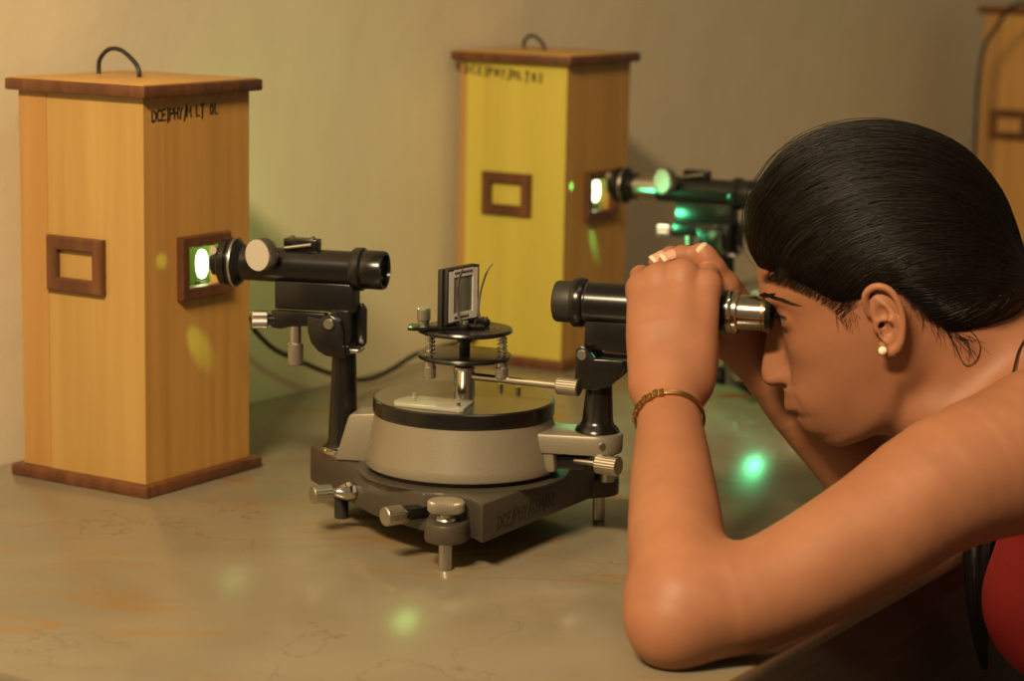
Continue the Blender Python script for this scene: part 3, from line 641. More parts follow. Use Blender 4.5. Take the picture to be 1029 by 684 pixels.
def _smooth(tb, sg):
    x = np.arange(-110, 121, .5); y = np.interp(x, tb[:, 0], tb[:, 1]); k = np.exp(-(np.arange(-30, 31) * .5 / sg) ** 2 / 2); k /= k.sum()
    return np.stack([x, np.convolve(np.pad(y, 30, mode='edge'), k, 'valid')], 1)
_pf, _bf, _wf, _wn = _smooth(_pf, 1.1), _smooth(_bf, 4.0), _smooth(_wf, 6.0), _smooth(_wn, 2.5)
def face_feat(b, u):
    ab = np.abs(b)
    bf = np.interp(u, _bf[:, 0], _bf[:, 1]); pf = np.interp(u, _pf[:, 0], _pf[:, 1])
    nose = sstep(u, -26, -20)
    wid = np.interp(u, _wn[:, 0], _wn[:, 1])
    fall_n = np.exp(-(ab / wid) ** 2.4)
    fall_l = np.exp(-(ab / 23) ** 2.6)
    feat = (pf - bf) * (nose * fall_n + (1 - nose) * fall_l)
    g = lambda b0, u0, sb, su: np.exp(-((ab - b0) / sb) ** 2 - ((u - u0) / su) ** 2)
    feat = feat + 9.0 * g(11.5, -13.5, 5.2, 6.0)                      # wings of the nose
    feat = feat - 2.0 * g(18.5, -12, 2.6, 8)                          # crease behind the wing
    feat = feat - 6.5 * g(27, 36, 14, 10) + 4.0 * g(30, 53, 20, 6.5)  # socket, brow
    feat = feat + 3.0 * g(40, 8, 15, 13) + 2.0 * g(30, -32, 12, 14) - 1.2 * g(26, -36, 4, 9)
    ml = -46.3 + (ab / 22) ** 2 * 4.5
    feat = feat - 2.6 * np.exp(-((u - ml) / 1.5) ** 2) * (ab < 23) * np.clip((23 - ab) / 6, 0, 1)
    feat = feat + 1.6 * np.exp(-((u - (ml - 5)) / 3.2) ** 2) * np.exp(-(ab / 15) ** 4) + 1.0 * np.exp(-((u - (ml + 5)) / 3.2) ** 2) * np.exp(-(ab / 15) ** 4)
    return bf, feat
EARO = [(3, 70, 18), (5.2, 74, 24), (5.0, 77, 33), (3.0, 79, 40), (-3.0, 81, 44), (-9.5, 82.5, 43.5), (-15.5, 83.5, 39), (-19, 84, 30), (-19.3, 83.5, 17), (-16, 82, 5), (-10.5, 80, -4), (-4, 77.5, -8.5), (1.5, 75, -7.5), (3, 73, -1)]
ANTI = [(-3, 77.5, -1), (-8.5, 80, 2), (-12.2, 81, 10), (-12.8, 81, 20), (-9, 80, 29), (-3.5, 78, 35)]
def sdf_ear(q):
    d = chain(q, EARO, [1.8, 2.5, 2.9, 3.1, 3.2, 3.1, 2.9, 2.6, 2.5, 2.6, 3.6, 4.6, 3.6, 2.6], n=2)
    pl = ell(q, (-8, 77, 17), (12.5, 3.4, 25)); pl = smin(pl, rcone(q, (-8, 66, 14), (-9, 76, 15), 13, 9), 4)
    pl = smax(pl, -ell(q, (-4.5, 81.5, 8), (7.5, 6.5, 8.5)), 2.0)
    pl = smax(pl, -ell(q, (-4.5, 82, 23), (5.5, 4.6, 7)), 2.0)
    pl = smax(pl, -rcone(q, (0, 81, 40), (-15, 85, 30), 1.6, 1.5), 1.5)
    d = smin(d, pl, 2.0); d = smin(d, chain(q, ANTI, [2.2, 2.4, 2.4, 2.3, 2.1, 1.5], n=2), 2.0)
    d = smin(d, ell(q, (2.6, 73.5, 12.5), (3.4, 4.2, 4.6)), 2.0)
    d = smax(d, -rcone(q, (-3, 80, 13), (1.5, 68, 14), 3.0, 2.4), 1.2)
    return d
def sdf_head(P):
    q = to_head(P); f, b, u = q[:, 0], q[:, 1], q[:, 2]; ab = np.abs(b)
    bf, feat = face_feat(b, u); W_ = np.interp(u, _wf[:, 0], _wf[:, 1]); n = 2.25
    # the features keep their full forward offset wherever the slice faces forward
    ff = np.maximum(f - feat, -.55 * f)
    ff = np.where(f > 0, np.maximum(f - feat, 0), -f * .55)
    r = ((ff / bf) ** n + (ab / W_) ** n) ** (1 / n) + 1e-6
    gr = np.sqrt((ff ** (n - 1) / bf ** n) ** 2 + (ab ** (n - 1) / W_ ** n) ** 2) / r ** (n - 1) + 1e-5
    d = (r - 1) / gr * .85
    jaw = np.interp(f, [-30, 0, 12, 40, 62, 80], [-30, -44, -58, -78, -86.5, -89])
    d = smax(d, jaw - u, 14); d = smax(d, u - 100, 20); d = smax(d, -25 - f, 20)
    sk = ell(q, (-17, 0, 72), (94, 73.5, 83)); d = smin(d, sk, 16)
    e = smin(ell(q, (63.6, 30.5, 35.2), (13.2, 14.5, 13.2)), ell(q, (63.6, -30.5, 35.2), (13.2, 14.5, 13.2)), .1)
    d = smin(d, e, 4)
    sl = (u - (35.2 + .6 * np.sin((ab - 30) / 12))) / np.maximum(4.3 * (1 - ((ab - 30.5) / 13.2) ** 2), .05)
    cut = np.maximum(np.abs(sl) * 3.2 - 3.2, np.maximum(np.abs(ab - 30.5) - 13, 60 - f)) * .6
    d = np.where(f > 55, smax(d, -cut, .8), d)
    for s in (-1, 1): d = smax(d, -ell(q, (92.5, s * 10.0, -20.5), (6.2, 4.4, 3.4)), 1.2)
    qq = q.copy(); qq[:, 1] = ab
    near = (np.abs(f + 6) < 40) & (ab > 50) & (np.abs(u - 16) < 48)
    if near.any():
        e = sdf_ear(qq[near]); dn = d[near]; d[near] = smin(dn, e, 2.2)
    return d / 1000
def hp(*q): return tuple(from_head(q))
LAT = np.array([-.267, -.964, 0]); FWD = np.array([-.964, .267, 0])
SHL, SHR = np.array([.392, 1.700, .129]), np.array([.497, 2.045, .150])
def sdf_torso(P):
    mid = lambda c, s, o: np.array(c) + LAT * s * o
    d = None
    for s in (1, -1):
        e = chain(P, [mid((.485, 1.868, .085), s, .055), mid((.57, 1.845, .01), s, .055), mid((.68, 1.815, -.07), s, .045), mid((.79, 1.79, -.13), s, .07)], [.078, .088, .082, .100], .05)
        e = smin(e, rcone(P, mid((.464, 1.863, -.012), s, .070), mid((.485, 1.863, .0), s, .07), .066, .075), .04)
        d = e if d is None else smin(d, e, .05)
    d = smin(d, rcone(P, (.47, 1.862, .135), SHL + (.012, .022, .0), .048, .050), .05)
    d = smin(d, rcone(P, (.47, 1.862, .135), SHR, .048, .050), .05)
    return d
def sdf_neck(P):
    fr = rcone(P, hp(8, 0, -52), (.43, 1.862, .112), .030, .042)
    fr = smin(fr, rcone(P, hp(4, 18, -58), (.415, 1.79, .105), .018, .035), .04)
    return smin(fr, chain(P, [hp(-38, 0, 12), hp(-52, 0, -28), (.425, 1.862, .155), (.50, 1.862, .125)], [.055, .052, .054, .062], n=2), .03)
LARM = [SHL, (.318, 1.660, .113), (.262, 1.630, .0835), (.196, 1.600, .0525), (.155, 1.585, .0415), (.122, 1.580, .0375)]
LARMR = [.058, .0495, .0440, .0395, .0375, .0355]
LFORE = [(.1205, 1.582, .0385), (.1200, 1.60, .0535), (.1205, 1.64, .0745), (.1210, 1.70, .1020), (.1220, 1.76, .1305), (.1226, 1.795, .150)]
LFORER = [.0325, .0345, .0348, .0312, .0252, .0228]
def sdf_larm(P):
    d = chain(P, LARM, LARMR, n=3)
    d = smin(d, chain(P, LFORE, LFORER, n=3), .022)
    d = smin(d, rcone(P, (.113, 1.566, .027), (.119, 1.575, .036), .0235, .028), .02)
    return d
RARM = [SHR, (.44, 2.02, .115), (.37, 1.985, .068), (.315, 1.956, .036)]
RFORE = [(.315, 1.956, .036), (.285, 1.948, .073), (.245, 1.938, .113), (.212, 1.930, .148), (.198, 1.926, .166)]
def sdf_rarm(P):
    d = chain(P, RARM, [.055, .043, .037, .034], n=3)
    d = smin(d, chain(P, RFORE, [.0345, .034, .0295, .0235, .0215], n=3), .02)
    return d
# left hand: back of the hand to the camera, knuckles on top, fingers over the tube
KN_L = [(.1535, 1.8460, .2265), (.1345, 1.8470, .2345), (.1155, 1.8490, .2305), (.1020, 1.8520, .2215)]
PIP_L = [(.1570, 1.8810, .2290), (.1385, 1.8860, .2305), (.1195, 1.8890, .2295), (.1035, 1.8880, .2270)]
DIP_L = [(.1560, 1.9000, .2170), (.1385, 1.9065, .2170), (.1200, 1.9095, .2150), (.1020, 1.9050, .2130)]
TIP_L = [(.1550, 1.9010, .1960), (.1380, 1.9080, .1945), (.1200, 1.9110, .1940), (.1020, 1.9070, .1955)]
WR_L = [(.1400, 1.800, .156), (.1270, 1.797, .157), (.1165, 1.797, .156), (.1085, 1.801, .155)]
def sdf_lhand(P):
    d = None
    for k in range(4):
        m = tuple((np.array(WR_L[k]) + np.array(KN_L[k])) / 2 + np.array([(.001, .0, -.001, -.002)[k], -.0045, .001]))
        e = chain(P, [WR_L[k], m, KN_L[k]], [.0165, .0140, .0108], n=2)
        d = e if d is None else smin(d, e, .012)
    d = smin(d, rcone(P, (.1226, 1.795, .150), (.1230, 1.800, .158), .0228, .0215), .015)
    d = smin(d, chain(P, [(.1385, 1.808, .160), (.1465, 1.829, .172), (.1485, 1.842, .180)], [.0165, .0145, .012], .01), .016)   # ball of the thumb
    fg = None
    for k in range(4):
        r = (.0092, .0094, .0090, .0082)[k]
        e = chain(P, [KN_L[k], PIP_L[k], DIP_L[k], TIP_L[k]], [r * 1.12, r, r * .9, r * .78], .004)
        e = smin(e, ell(P, np.array(KN_L[k]) + (0, -.001, .0005), (.0098, .0100, .0100)), .006)
        fg = e if fg is None else smin(fg, e, .0022)
    d = smin(d, fg, .0075)
    th = chain(P, [(.1480, 1.838, .176), (.1535, 1.858, .1725), (.1585, 1.879, .1755)], [.0118, .0100, .0080], .005)
    return smin(d, th, .008)
KN_R = [(.1760, 1.9130, .2140), (.1745, 1.9190, .1960), (.1760, 1.9190, .1790), (.1800, 1.9150, .1650)]
def sdf_rhand(P):
    wr = np.array((.1985, 1.926, .166)); d = rcone(P, wr, wr + (-.008, -.002, .012), .0215, .021)
    W4 = [(.1960, 1.920, .186), (.1940, 1.925, .177), (.1930, 1.925, .168), (.1935, 1.921, .160)]
    for k in range(4): d = smin(d, rcone(P, W4[k], KN_R[k], .0145, .0112), .010)
    fing = [[KN_R[0], (.1560, 1.9060, .2400), (.1370, 1.8985, .2435), (.1240, 1.8930, .2395)],
            [KN_R[1], (.1500, 1.9230, .2290), (.1290, 1.9130, .2405), (.1165, 1.9080, .2360)],
            [KN_R[2], (.1480, 1.9230, .1920), (.1290, 1.9220, .1990), (.1170, 1.9200, .2010)],
            [KN_R[3], (.1560, 1.9130, .1680), (.1470, 1.8980, .1690), (.1455, 1.8880, .1720)]]
    fg = None
    for k in range(4):
        r = (.0082, .0084, .0082, .0074)[k]
        e = chain(P, fing[k], [r * 1.15, r, r * .9, r * .76], .004); fg = e if fg is None else smin(fg, e, .002)
    d = smin(d, fg, .006)
    th = chain(P, [(.1880, 1.9120, .1900), (.1735, 1.8990, .2185), (.1615, 1.8940, .2345), (.1525, 1.8930, .2475)], [.0145, .0110, .0098, .0072], .005)
    th = smin(th, ell(P, (.1560, 1.8922, .2420), (.0095, .0085, .0105)), .004)
    return smin(d, th, .009)
GROUPS = [(sdf_head, from_head((-15, 0, 40)), .150), (sdf_neck, (.40, 1.862, .16), .17), (sdf_torso, (.60, 1.85, .0), .40), (sdf_larm, (.25, 1.64, .09), .25), (sdf_rarm, (.35, 1.98, .1), .25), (sdf_lhand, (.128, 1.85, .19), .095), (sdf_rhand, (.16, 1.91, .2), .09)]
def sdf_body(P, rad=1e9, ctr=None):
    P = np.asarray(P); r = {}
    for i, (fn, c, R) in enumerate(GROUPS):
        if ctr is not None and np.linalg.norm(ctr - np.asarray(c)) > R + rad + .05: r[i] = np.full(len(P), .05 + .5 * max(np.linalg.norm(ctr - np.asarray(c)) - R - rad, 0.001)); continue
        r[i] = fn(P)
    d = smin(r[0], r[1], .022); d = smin(d, r[2], .04)
    d = smin(d, smin(r[3], r[5], .012), .03) if True else d
    d = np.minimum(d, smin(r[4], r[6], .012)); 
    return d
def surface_net(fn, lo, hi, h, B=20, pad=0.0):
    lo = np.asarray(lo, float); nb = np.ceil((np.asarray(hi) - lo) / (h * B)).astype(int)
    keys = []; pos = []; quads = []
    N = nb * B + 2
    def key(i): return (i[:, 0] * N[1] + i[:, 1]) * N[2] + i[:, 2]
    g = np.stack(np.meshgrid(*[np.arange(B + 2)] * 3, indexing='ij'), -1)
    gl = g.reshape(-1, 3); half = h * (B + 1) * .5
    rad = half * 1.7321
    ctrs = np.stack(np.meshgrid(*[np.arange(n) for n in nb], indexing='ij'), -1).reshape(-1, 3)
    cw = lo + (ctrs * B) * h + half
    dc = fn(cw, None, None)
    for bi, c, d0 in zip(ctrs, cw, dc):
        if abs(d0) > rad * 1.5 + .012: continue
        P = (lo + (bi * B + gl) * h).astype(f32)
        D = fn(P, rad, c).reshape(B + 2, B + 2, B + 2)
        ins = D < 0
        if ins.all() or not ins.any(): continue
        n1 = B + 1
        acc = np.zeros((n1, n1, n1, 3)); cnt = np.zeros((n1, n1, n1))
        for ax in range(3):
            o = [a for a in range(3) if a != ax]
            sl0 = [slice(None)] * 3; sl1 = [slice(None)] * 3; sl0[ax] = slice(0, B + 1); sl1[ax] = slice(1, B + 2)
            a, b = D[tuple(sl0)], D[tuple(sl1)]; cr = (a < 0) != (b < 0)
            t = np.where(cr, a / np.where(cr, a - b, 1), 0)
            for s0 in (0, 1):
                for s1 in (0, 1):
                    w = [slice(0, n1)] * 3; w[o[0]] = slice(s0, s0 + n1); w[o[1]] = slice(s1, s1 + n1); w = tuple(w)
                    m = cr[w]; off = np.zeros((n1, n1, n1, 3)); off[..., ax] = t[w]; off[..., o[0]] = s0; off[..., o[1]] = s1
                    acc += off * m[..., None]; cnt += m
            # quads from crossing edges owned by this block (edge start in 1..B so its four cells are i-1..i)
            e = [slice(1, B + 1)] * 3; e[ax] = slice(0, B)
            m = cr[tuple(e)]; idx = np.argwhere(m)
            if len(idx):
                st = np.array([1, 1, 1]); st[ax] = 0; v = idx + st
                flip = (D[tuple(v.T)] < 0)
                gv = v + bi * B; q = []
                for s0, s1 in ((1, 1), (0, 1), (0, 0), (1, 0)):
                    k = gv.copy(); k[:, o[0]] -= s0; k[:, o[1]] -= s1; q.append(key(k))
                q = np.stack(q, 1); fl = flip if ax != 1 else ~flip
                q[~fl] = q[~fl][:, ::-1]; quads.append(q)
        m = cnt > 0; idx = np.argwhere(m)
        keys.append(key(idx + bi * B)); pos.append(lo + (bi * B + idx + acc[m] / cnt[m][:, None]) * h)
    keys = np.concatenate(keys); pos = np.concatenate(pos); quads = np.concatenate(quads)
    uk, ui = np.unique(keys, return_index=True); pos = pos[ui]
    qi = np.searchsorted(uk, quads); ok = (qi < len(uk)).all(1); qi = qi[ok]; quads = quads[ok]
    ok = (uk[qi] == quads).all(1); return pos, qi[ok]
def np_mesh(name, pos, faces, m, parent=None, smooth=True):
    me = bpy.data.meshes.new(name); n = faces.shape[1]
    me.vertices.add(len(pos)); me.vertices.foreach_set('co', pos.astype(f32).ravel())
    me.loops.add(faces.size); me.loops.foreach_set('vertex_index', faces.astype(np.int32).ravel())
    me.polygons.add(len(faces)); me.polygons.foreach_set('loop_start', np.arange(0, faces.size, n, dtype=np.int32))
    me.update(calc_edges=True); me.validate(); me.materials.append(m)
    if smooth: me.shade_smooth()
    o = bpy.data.objects.new(name, me); COL.objects.link(o)
    if parent is not None: o.parent = parent
    return o
def grad(fn, P, e=5e-4):
    G = np.stack([fn(P + np.eye(3)[i] * e) - fn(P - np.eye(3)[i] * e) for i in range(3)], 1); return G / (np.linalg.norm(G, axis=1, keepdims=True) + 1e-9)
def to_surf(P, off=0, fn=None, it=6):
    fn = fn or sdf_body; P = np.array(P, float)
    for _ in range(it): P = P - grad(fn, P) * ((fn(P) - off) * .9)[:, None]
    return P

def m_skin():
    m = mat('warm_brown_skin', (.45, .2, .09), .54, **{'Specular IOR Level': .4}); nt = m.node_tree; L = nt.links.new
    at = nd(nt, 'ShaderNodeAttribute'); at.attribute_name = 'tone'
    tc = nd(nt, 'ShaderNodeTexCoord'); n = nd(nt, 'ShaderNodeTexNoise'); n.inputs['Scale'].default_value = 28; n.inputs['Detail'].default_value = 5; L(tc.outputs['Object'], n.inputs['Vector'])
    r = ramp(nt, [(.3, (.88, .86, .84)), (.7, (1.06, 1.06, 1.06))]); L(n.outputs['Fac'], r.inputs[0])
    mx = nd(nt, 'ShaderNodeMix', data_type='RGBA', blend_type='MULTIPLY'); mx.inputs['Factor'].default_value = 1; L(at.outputs['Color'], mx.inputs['A']); L(r.outputs[0], mx.inputs['B'])
    L(mx.outputs['Result'], bs(m).inputs['Base Color'])
    n2 = nd(nt, 'ShaderNodeTexNoise'); n2.inputs['Scale'].default_value = 900; n2.inputs['Detail'].default_value = 2; L(tc.outputs['Object'], n2.inputs['Vector'])
    bp = nd(nt, 'ShaderNodeBump'); bp.inputs['Strength'].default_value = .12; bp.inputs['Distance'].default_value = .0006; L(n2.outputs['Fac'], bp.inputs['Height']); L(bp.outputs[0], bs(m).inputs['Normal'])
    bs(m).inputs['Subsurface Weight'].default_value = .12; bs(m).inputs['Subsurface Radius'].default_value = (1, .35, .2); bs(m).inputs['Subsurface Scale'].default_value = .004
    return m
M['skin'] = m_skin()
M['hair'] = mat('dark_brown_hair', (.004, .0026, .0015), .42, **{'Specular IOR Level': .2})
M['hair_fine'] = mat('dark_brown_strands', (.005, .0033, .0019), .36, **{'Specular IOR Level': .27})
person = thing('person', 'woman in a red sleeveless top leaning on the bench, gripping and looking through the telescope', 'person', (0, 0, 0))
fnb = lambda P, r, c: sdf_body(P, r if r is not None else 1e9, c)
pos, quads = surface_net(fnb, (.06, 1.52, -.25), (.92, 2.12, .40), BODY_H)
body = np_mesh('body', pos, quads, M['skin'], person)
# skin tones: lips, darker tone around the eyes, knuckles
hq = to_head(pos); tone = np.tile(np.array([.315, .131, .066]), (len(pos), 1))
hd_ = (np.linalg.norm(pos - from_head((0, 0, 20)), axis=1) < .16)
ml = -46.3 + (np.abs(hq[:, 1]) / 22) ** 2 * 4.5
dl = hq[:, 2] - ml
lip = hd_ * (hq[:, 0] > 60) * np.clip(1.6 - np.abs(hq[:, 1]) / 15.5, 0, 1) * np.where(dl > 0, 1 - sstep(dl, 5.5, 8.5), 1 - sstep(-dl, 8.5, 11.5)); lip = np.clip(lip, 0, 1)
tone = tone * (1 - lip[:, None]) + np.array([.30, .105, .072]) * lip[:, None]
lip = lip
dark = hd_ * (hq[:, 0] > 58) * np.exp(-((np.abs(hq[:, 1]) - 30.5) / 13) ** 4 - ((hq[:, 2] - 37) / 7) ** 4) * .38
tone *= (1 - dark[:, None] * np.array([.8, 1, 1]))
ca = body.data.color_attributes.new('tone', 'FLOAT_COLOR', 'POINT'); ca.data.foreach_set('color', np.concatenate([tone, np.ones((len(pos), 1))], 1).astype(f32).ravel())
# eyes
M['eyewhite'] = mat('eye_white', (.55, .48, .40), .12); M['iris'] = mat('dark_brown_iris', (.02, .010, .006), .06)
for s in (1, -1):
    c = V(from_head((63.6, 30.5 * s, 35.2))); fd = V(HF)
    e = MB().lathe([(math.sin(PI * k / 20) * .0121, -math.cos(PI * k / 20) * .0121) for k in range(21)], c, fd, 36).build('eyeball', M['eyewhite'], person)
    MB().lathe([(math.sin(a) * .01222, math.cos(a) * .01222) for a in [k * .5 / 8 for k in range(8, -1, -1)]], c, fd, 28).build('iris', M['iris'], e)
    lash = []
    for k in range(26):
        bb = 30.5 + 12 * (k / 12.5 - 1); uu = 35.2 + 4.0 * (1 - ((bb - 30.5) / 13.2) ** 2)
        lash.append((bb, uu))
    lm = MB(); p = np.array([from_head((80, s * a, b)) for a, b in lash])
    for _ in range(8): p = p - np.array(HF)[None] * (np.clip(sdf_head(p), 0, 1))[:, None]
    for q_, (a, b) in zip(p, lash):
        lm.tube([V(q_), V(q_) + V(HF) * .004 - V(HU) * .0012, V(q_) + V(HF) * .007 + V(HU) * .0005], [.0004, .00028, .0001], 4)
    lm.build('eyelashes', M['hair_fine'], person)
    # eyebrow: short hairs along an arched line
    bm_ = MB(); rr = random.Random(3)
    line = [(13, 51), (20, 54), (30, 57), (40, 56.5), (48, 52.5), (54, 47)]
    for k in range(190):
        t = rr.random(); x = t * (len(line) - 1); i = min(int(x), len(line) - 2); w = x - i
        a = line[i][0] * (1 - w) + line[i + 1][0] * w; b = line[i][1] * (1 - w) + line[i + 1][1] * w
        wd = 3.6 * (1 - t * .75); b += rr.uniform(-.5, .5) * wd; l = rr.uniform(4, 7)
        tang = (line[i + 1][0] - line[i][0], line[i + 1][1] - line[i][1]); nn = math.hypot(*tang)
        pts = [from_head((110 - .5 * abs(a + tang[0] / nn * l * z), s * (a + tang[0] / nn * l * z), b + tang[1] / nn * l * z + 1.2 * z)) for z in (0, .5, 1)]
        pts = np.array(pts)
        for _ in range(30): pts = pts - HF[None] * np.clip(sdf_head(pts) - .0005, -.01, .01)[:, None] * .8
        bm_.tube([V(p_) for p_ in pts], [.0004, .0004, .00015], 4)
    bm_.build('eyebrow', M['hair_fine'], person)

# ------------------------------------------------------------------ hair
_ho = [(80.3, 73.2), (82.5, 86), (81.5, 100.8), (80.0, 113.4), (71.5, 131.5), (56.8, 143.6), (35.6, 157.7), (12.9, 163.6), (-12.4, 165.3), (-35.7, 161), (-47.1, 158), (-64.9, 149.7), (-84.9, 135.6), (-103.3, 116.3), (-113.4, 96.4), (-119.8, 77.7), (-122.4, 51.8), (-122.6, 30.9), (-121.6, 14.5), (-118.8, -5.6), (-108, -24), (-80, -34), (-40, -34), (0, -22), (40, 10), (70, 45)]
HC = (-20., 60.)
_th = np.array([math.atan2(u - HC[1], f - HC[0]) for f, u in _ho]); _rr = np.array([math.hypot(u - HC[1], f - HC[0]) for f, u in _ho])
_od = np.argsort(_th); _tt = np.linspace(-PI, PI, 361); _rt = np.interp(_tt, np.concatenate([_th[_od] - 2 * PI, _th[_od], _th[_od] + 2 * PI]), np.tile(_rr[_od], 3))
_k = np.exp(-(np.arange(-9, 10) / 3.2) ** 2); _k /= _k.sum(); _rt = np.convolve(np.pad(_rt, 9, mode='wrap'), _k, 'valid')
_hl = np.array([(-140, -22), (-106, -21), (-75, -21), (-62, -19.5), (-52, -15), (-44.3, -3), (-36.8, 11.6), (-28, 25), (-20, 38), (-8, 43), (3, 40), (8, 35), (15.5, 27), (22, 24.5), (29, 29), (34, 36), (41, 44.5), (53, 55), (66, 63), (80, 68.5), (100, 70)], float)
def hairline(f): return np.interp(f, _hl[:, 0], _hl[:, 1])
def dome(q):
    f, b, u = q[:, 0], q[:, 1], q[:, 2]; df, du = f - HC[0], u - HC[1]
    R = np.interp(np.arctan2(du, df), _tt, _rt); n = 2.5
    wb = 81.5 - 4 * sstep(60 - u, 0, 60)
    return (((np.hypot(df, du) / R) ** n + (np.abs(b) / wb) ** n) ** (1 / n) - 1) * 74
def sdf_hair(P, cut=True):
    q = to_head(P); d = dome(q); above = q[:, 2] - hairline(q[:, 0])
    side = sstep(np.abs(q[:, 1]), 15, 45)
    d = d + (2.0 * side + 2.0) * (1 - sstep(above, -2, 30))
    if cut: d = smax(d, -above, 2.0)
    return d / 1000
fnh = lambda P, r, c: sdf_hair(np.asarray(P))
pos, quads = surface_net(fnh, HO - .19, HO + .21, .0022)
hair = np_mesh('hair', pos, quads, M['hair'], person)
def strands(name, starts, ends, t0, t1, lift, rad_, parent, K=22, sag=None, jit=1.0):
    # each strand is combed over the head from a start direction to an end direction
    C0 = np.array([HC[0], 0, HC[1]]); a = starts - C0; b = ends - C0
    a /= np.linalg.norm(a, axis=1, keepdims=True); b /= np.linalg.norm(b, axis=1, keepdims=True); N = len(a)
    T_ = (t0[:, None] + (t1 - t0)[:, None] * np.linspace(0, 1, K)[None])[..., None]
    fr_ = starts[:, 0]; sb = starts[:, 1]
    xs = [-110, -60, -30, -5, 20, 45, 60, 72, 85]
    up_ = np.interp(fr_, xs, [-40, -42, -36, -8, 22, 52, 78, 100, 112]) - np.where(fr_ > 70, .9 * np.abs(sb), 0)
    mf_ = np.interp(fr_, xs, [-100, -70, -60, -40, -28, -20, -16, -12, -10])
    m_ = np.stack([mf_, sb * np.interp(fr_, xs, [1.1, 1.15, 1.2, 1.25, 1.25, 1.3, 1.4, 1.5, 1.5]), up_], 1); m_ /= np.linalg.norm(m_, axis=1, keepdims=True)
    m_ = m_ * np.interp(fr_, xs, [.9, .95, 1.0, 1.05, 1.1, 1.2, 1.3, 1.45, 1.5])[:, None]
    D = (1 - T_) ** 2 * a[:, None] + 2 * T_ * (1 - T_) * m_[:, None] + T_ ** 2 * b[:, None]
    T_ = T_[..., 0]
    ph = RNG.uniform(0, 6.28, (N, 3)); fr = RNG.uniform(2, 5, (N, 3))
    D = D + jit * .012 * np.sin(fr[:, None] * T_[..., None] * 3 + ph[:, None]) * np.sin(PI * np.linspace(0, 1, K))[None, :, None]
    D /= np.linalg.norm(D, axis=2, keepdims=True)
    lo = np.full((N, K), 30.); hi = np.full((N, K), 170.); fl = D.reshape(-1, 3)
    for _ in range(15):
        m = (lo + hi) / 2; P = from_head(C0 + fl * m.reshape(-1, 1)); ins = (sdf_hair(P, False) < 0).reshape(N, K)
        lo = np.where(ins, m, lo); hi = np.where(ins, hi, m)
    L_ = lift[:, None] * (.35 + .65 * np.sin(PI * np.linspace(.05, .95, K)))[None]
    Q = C0 + D * (lo + L_)[..., None]
    above = Q[..., 2] - hairline(Q[..., 0])
    return Q, strand_mesh(name, from_head(Q.reshape(-1, 3)).reshape(N, K, 3), rad_, parent)
def strand_mesh(name, W_, rad_, parent, m=None):
    N, K = W_.shape[:2]; tg = np.gradient(W_, axis=1); tg /= np.linalg.norm(tg, axis=2, keepdims=True) + 1e-9
    ref = np.array([.3, -.8, .5]); x = np.cross(tg, ref); x /= np.linalg.norm(x, axis=2, keepdims=True) + 1e-9; y = np.cross(tg, x)
    prof = np.minimum(1, np.minimum(np.linspace(.25, 8, K), np.linspace(8, .15, K))) * rad_
    V_ = np.stack([W_ + (x * math.cos(a) + y * math.sin(a)) * prof[None, :, None] for a in (0, 2.094, 4.189)], 2)
    ids = np.arange(N * K * 3).reshape(N, K, 3); fs = []
    for k in range(3):
        k2 = (k + 1) % 3; fs.append(np.stack([ids[:, :-1, k], ids[:, :-1, k2], ids[:, 1:, k2], ids[:, 1:, k]], -1).reshape(-1, 4))
    return np_mesh(name, V_.reshape(-1, 3), np.concatenate(fs), m or M['hair_fine'], parent)
def hair_starts(n):
    out = []
    for _ in range(n):
        z = RNG.random()
        if z < .34:
            b = RNG.uniform(-46, 52); f = 80 - (b / 50) ** 2 * 13; out.append((f, b, 75 - (b / 50) ** 2 * 4 + RNG.uniform(0, 5)))
        elif z < .80:
            f = RNG.uniform(-28, 72); s = 1 if RNG.random() < .8 else -1; out.append((f, s * RNG.uniform(62, 74), hairline(f) + RNG.uniform(-1, 4) + (RNG.uniform(0, 22) if RNG.random() < .4 else 0)))
        else:
            f = RNG.uniform(-100, -22); s = 1 if RNG.random() < .8 else -1; out.append((f, s * RNG.uniform(45, 68), hairline(f) + RNG.uniform(-1, 4)))
    return np.array(out)
NS = 4200
st = hair_starts(NS); en = np.tile(np.array([-121., 0, 2.]), (NS, 1)) + RNG.normal(0, 1, (NS, 3)) * np.array([3, 7, 8])
t0 = RNG.uniform(0, .55, NS) * (RNG.random(NS) < .6); t1 = np.minimum(t0 + RNG.uniform(.35, 1.0, NS), .985)
Q, hs = strands('hair_strands', st, en, t0, t1, RNG.uniform(-.1, 1.3, NS), .00028, hair); hs['kind'] = 'stuff'
nf = 150; st = hair_starts(nf); st[:60, 1] = RNG.uniform(-30, 40, 60); st[:60, 0] = 79; st[:60, 2] = RNG.uniform(74, 100, 60)
t0 = RNG.uniform(0, .3, nf); t1 = t0 + RNG.uniform(.12, .5, nf)
Q, hs = strands('flyaway_hair', st, en[:nf], t0, t1, RNG.uniform(1.5, 5.5, nf), .00013, hair, jit=3.5); hs['kind'] = 'stuff'
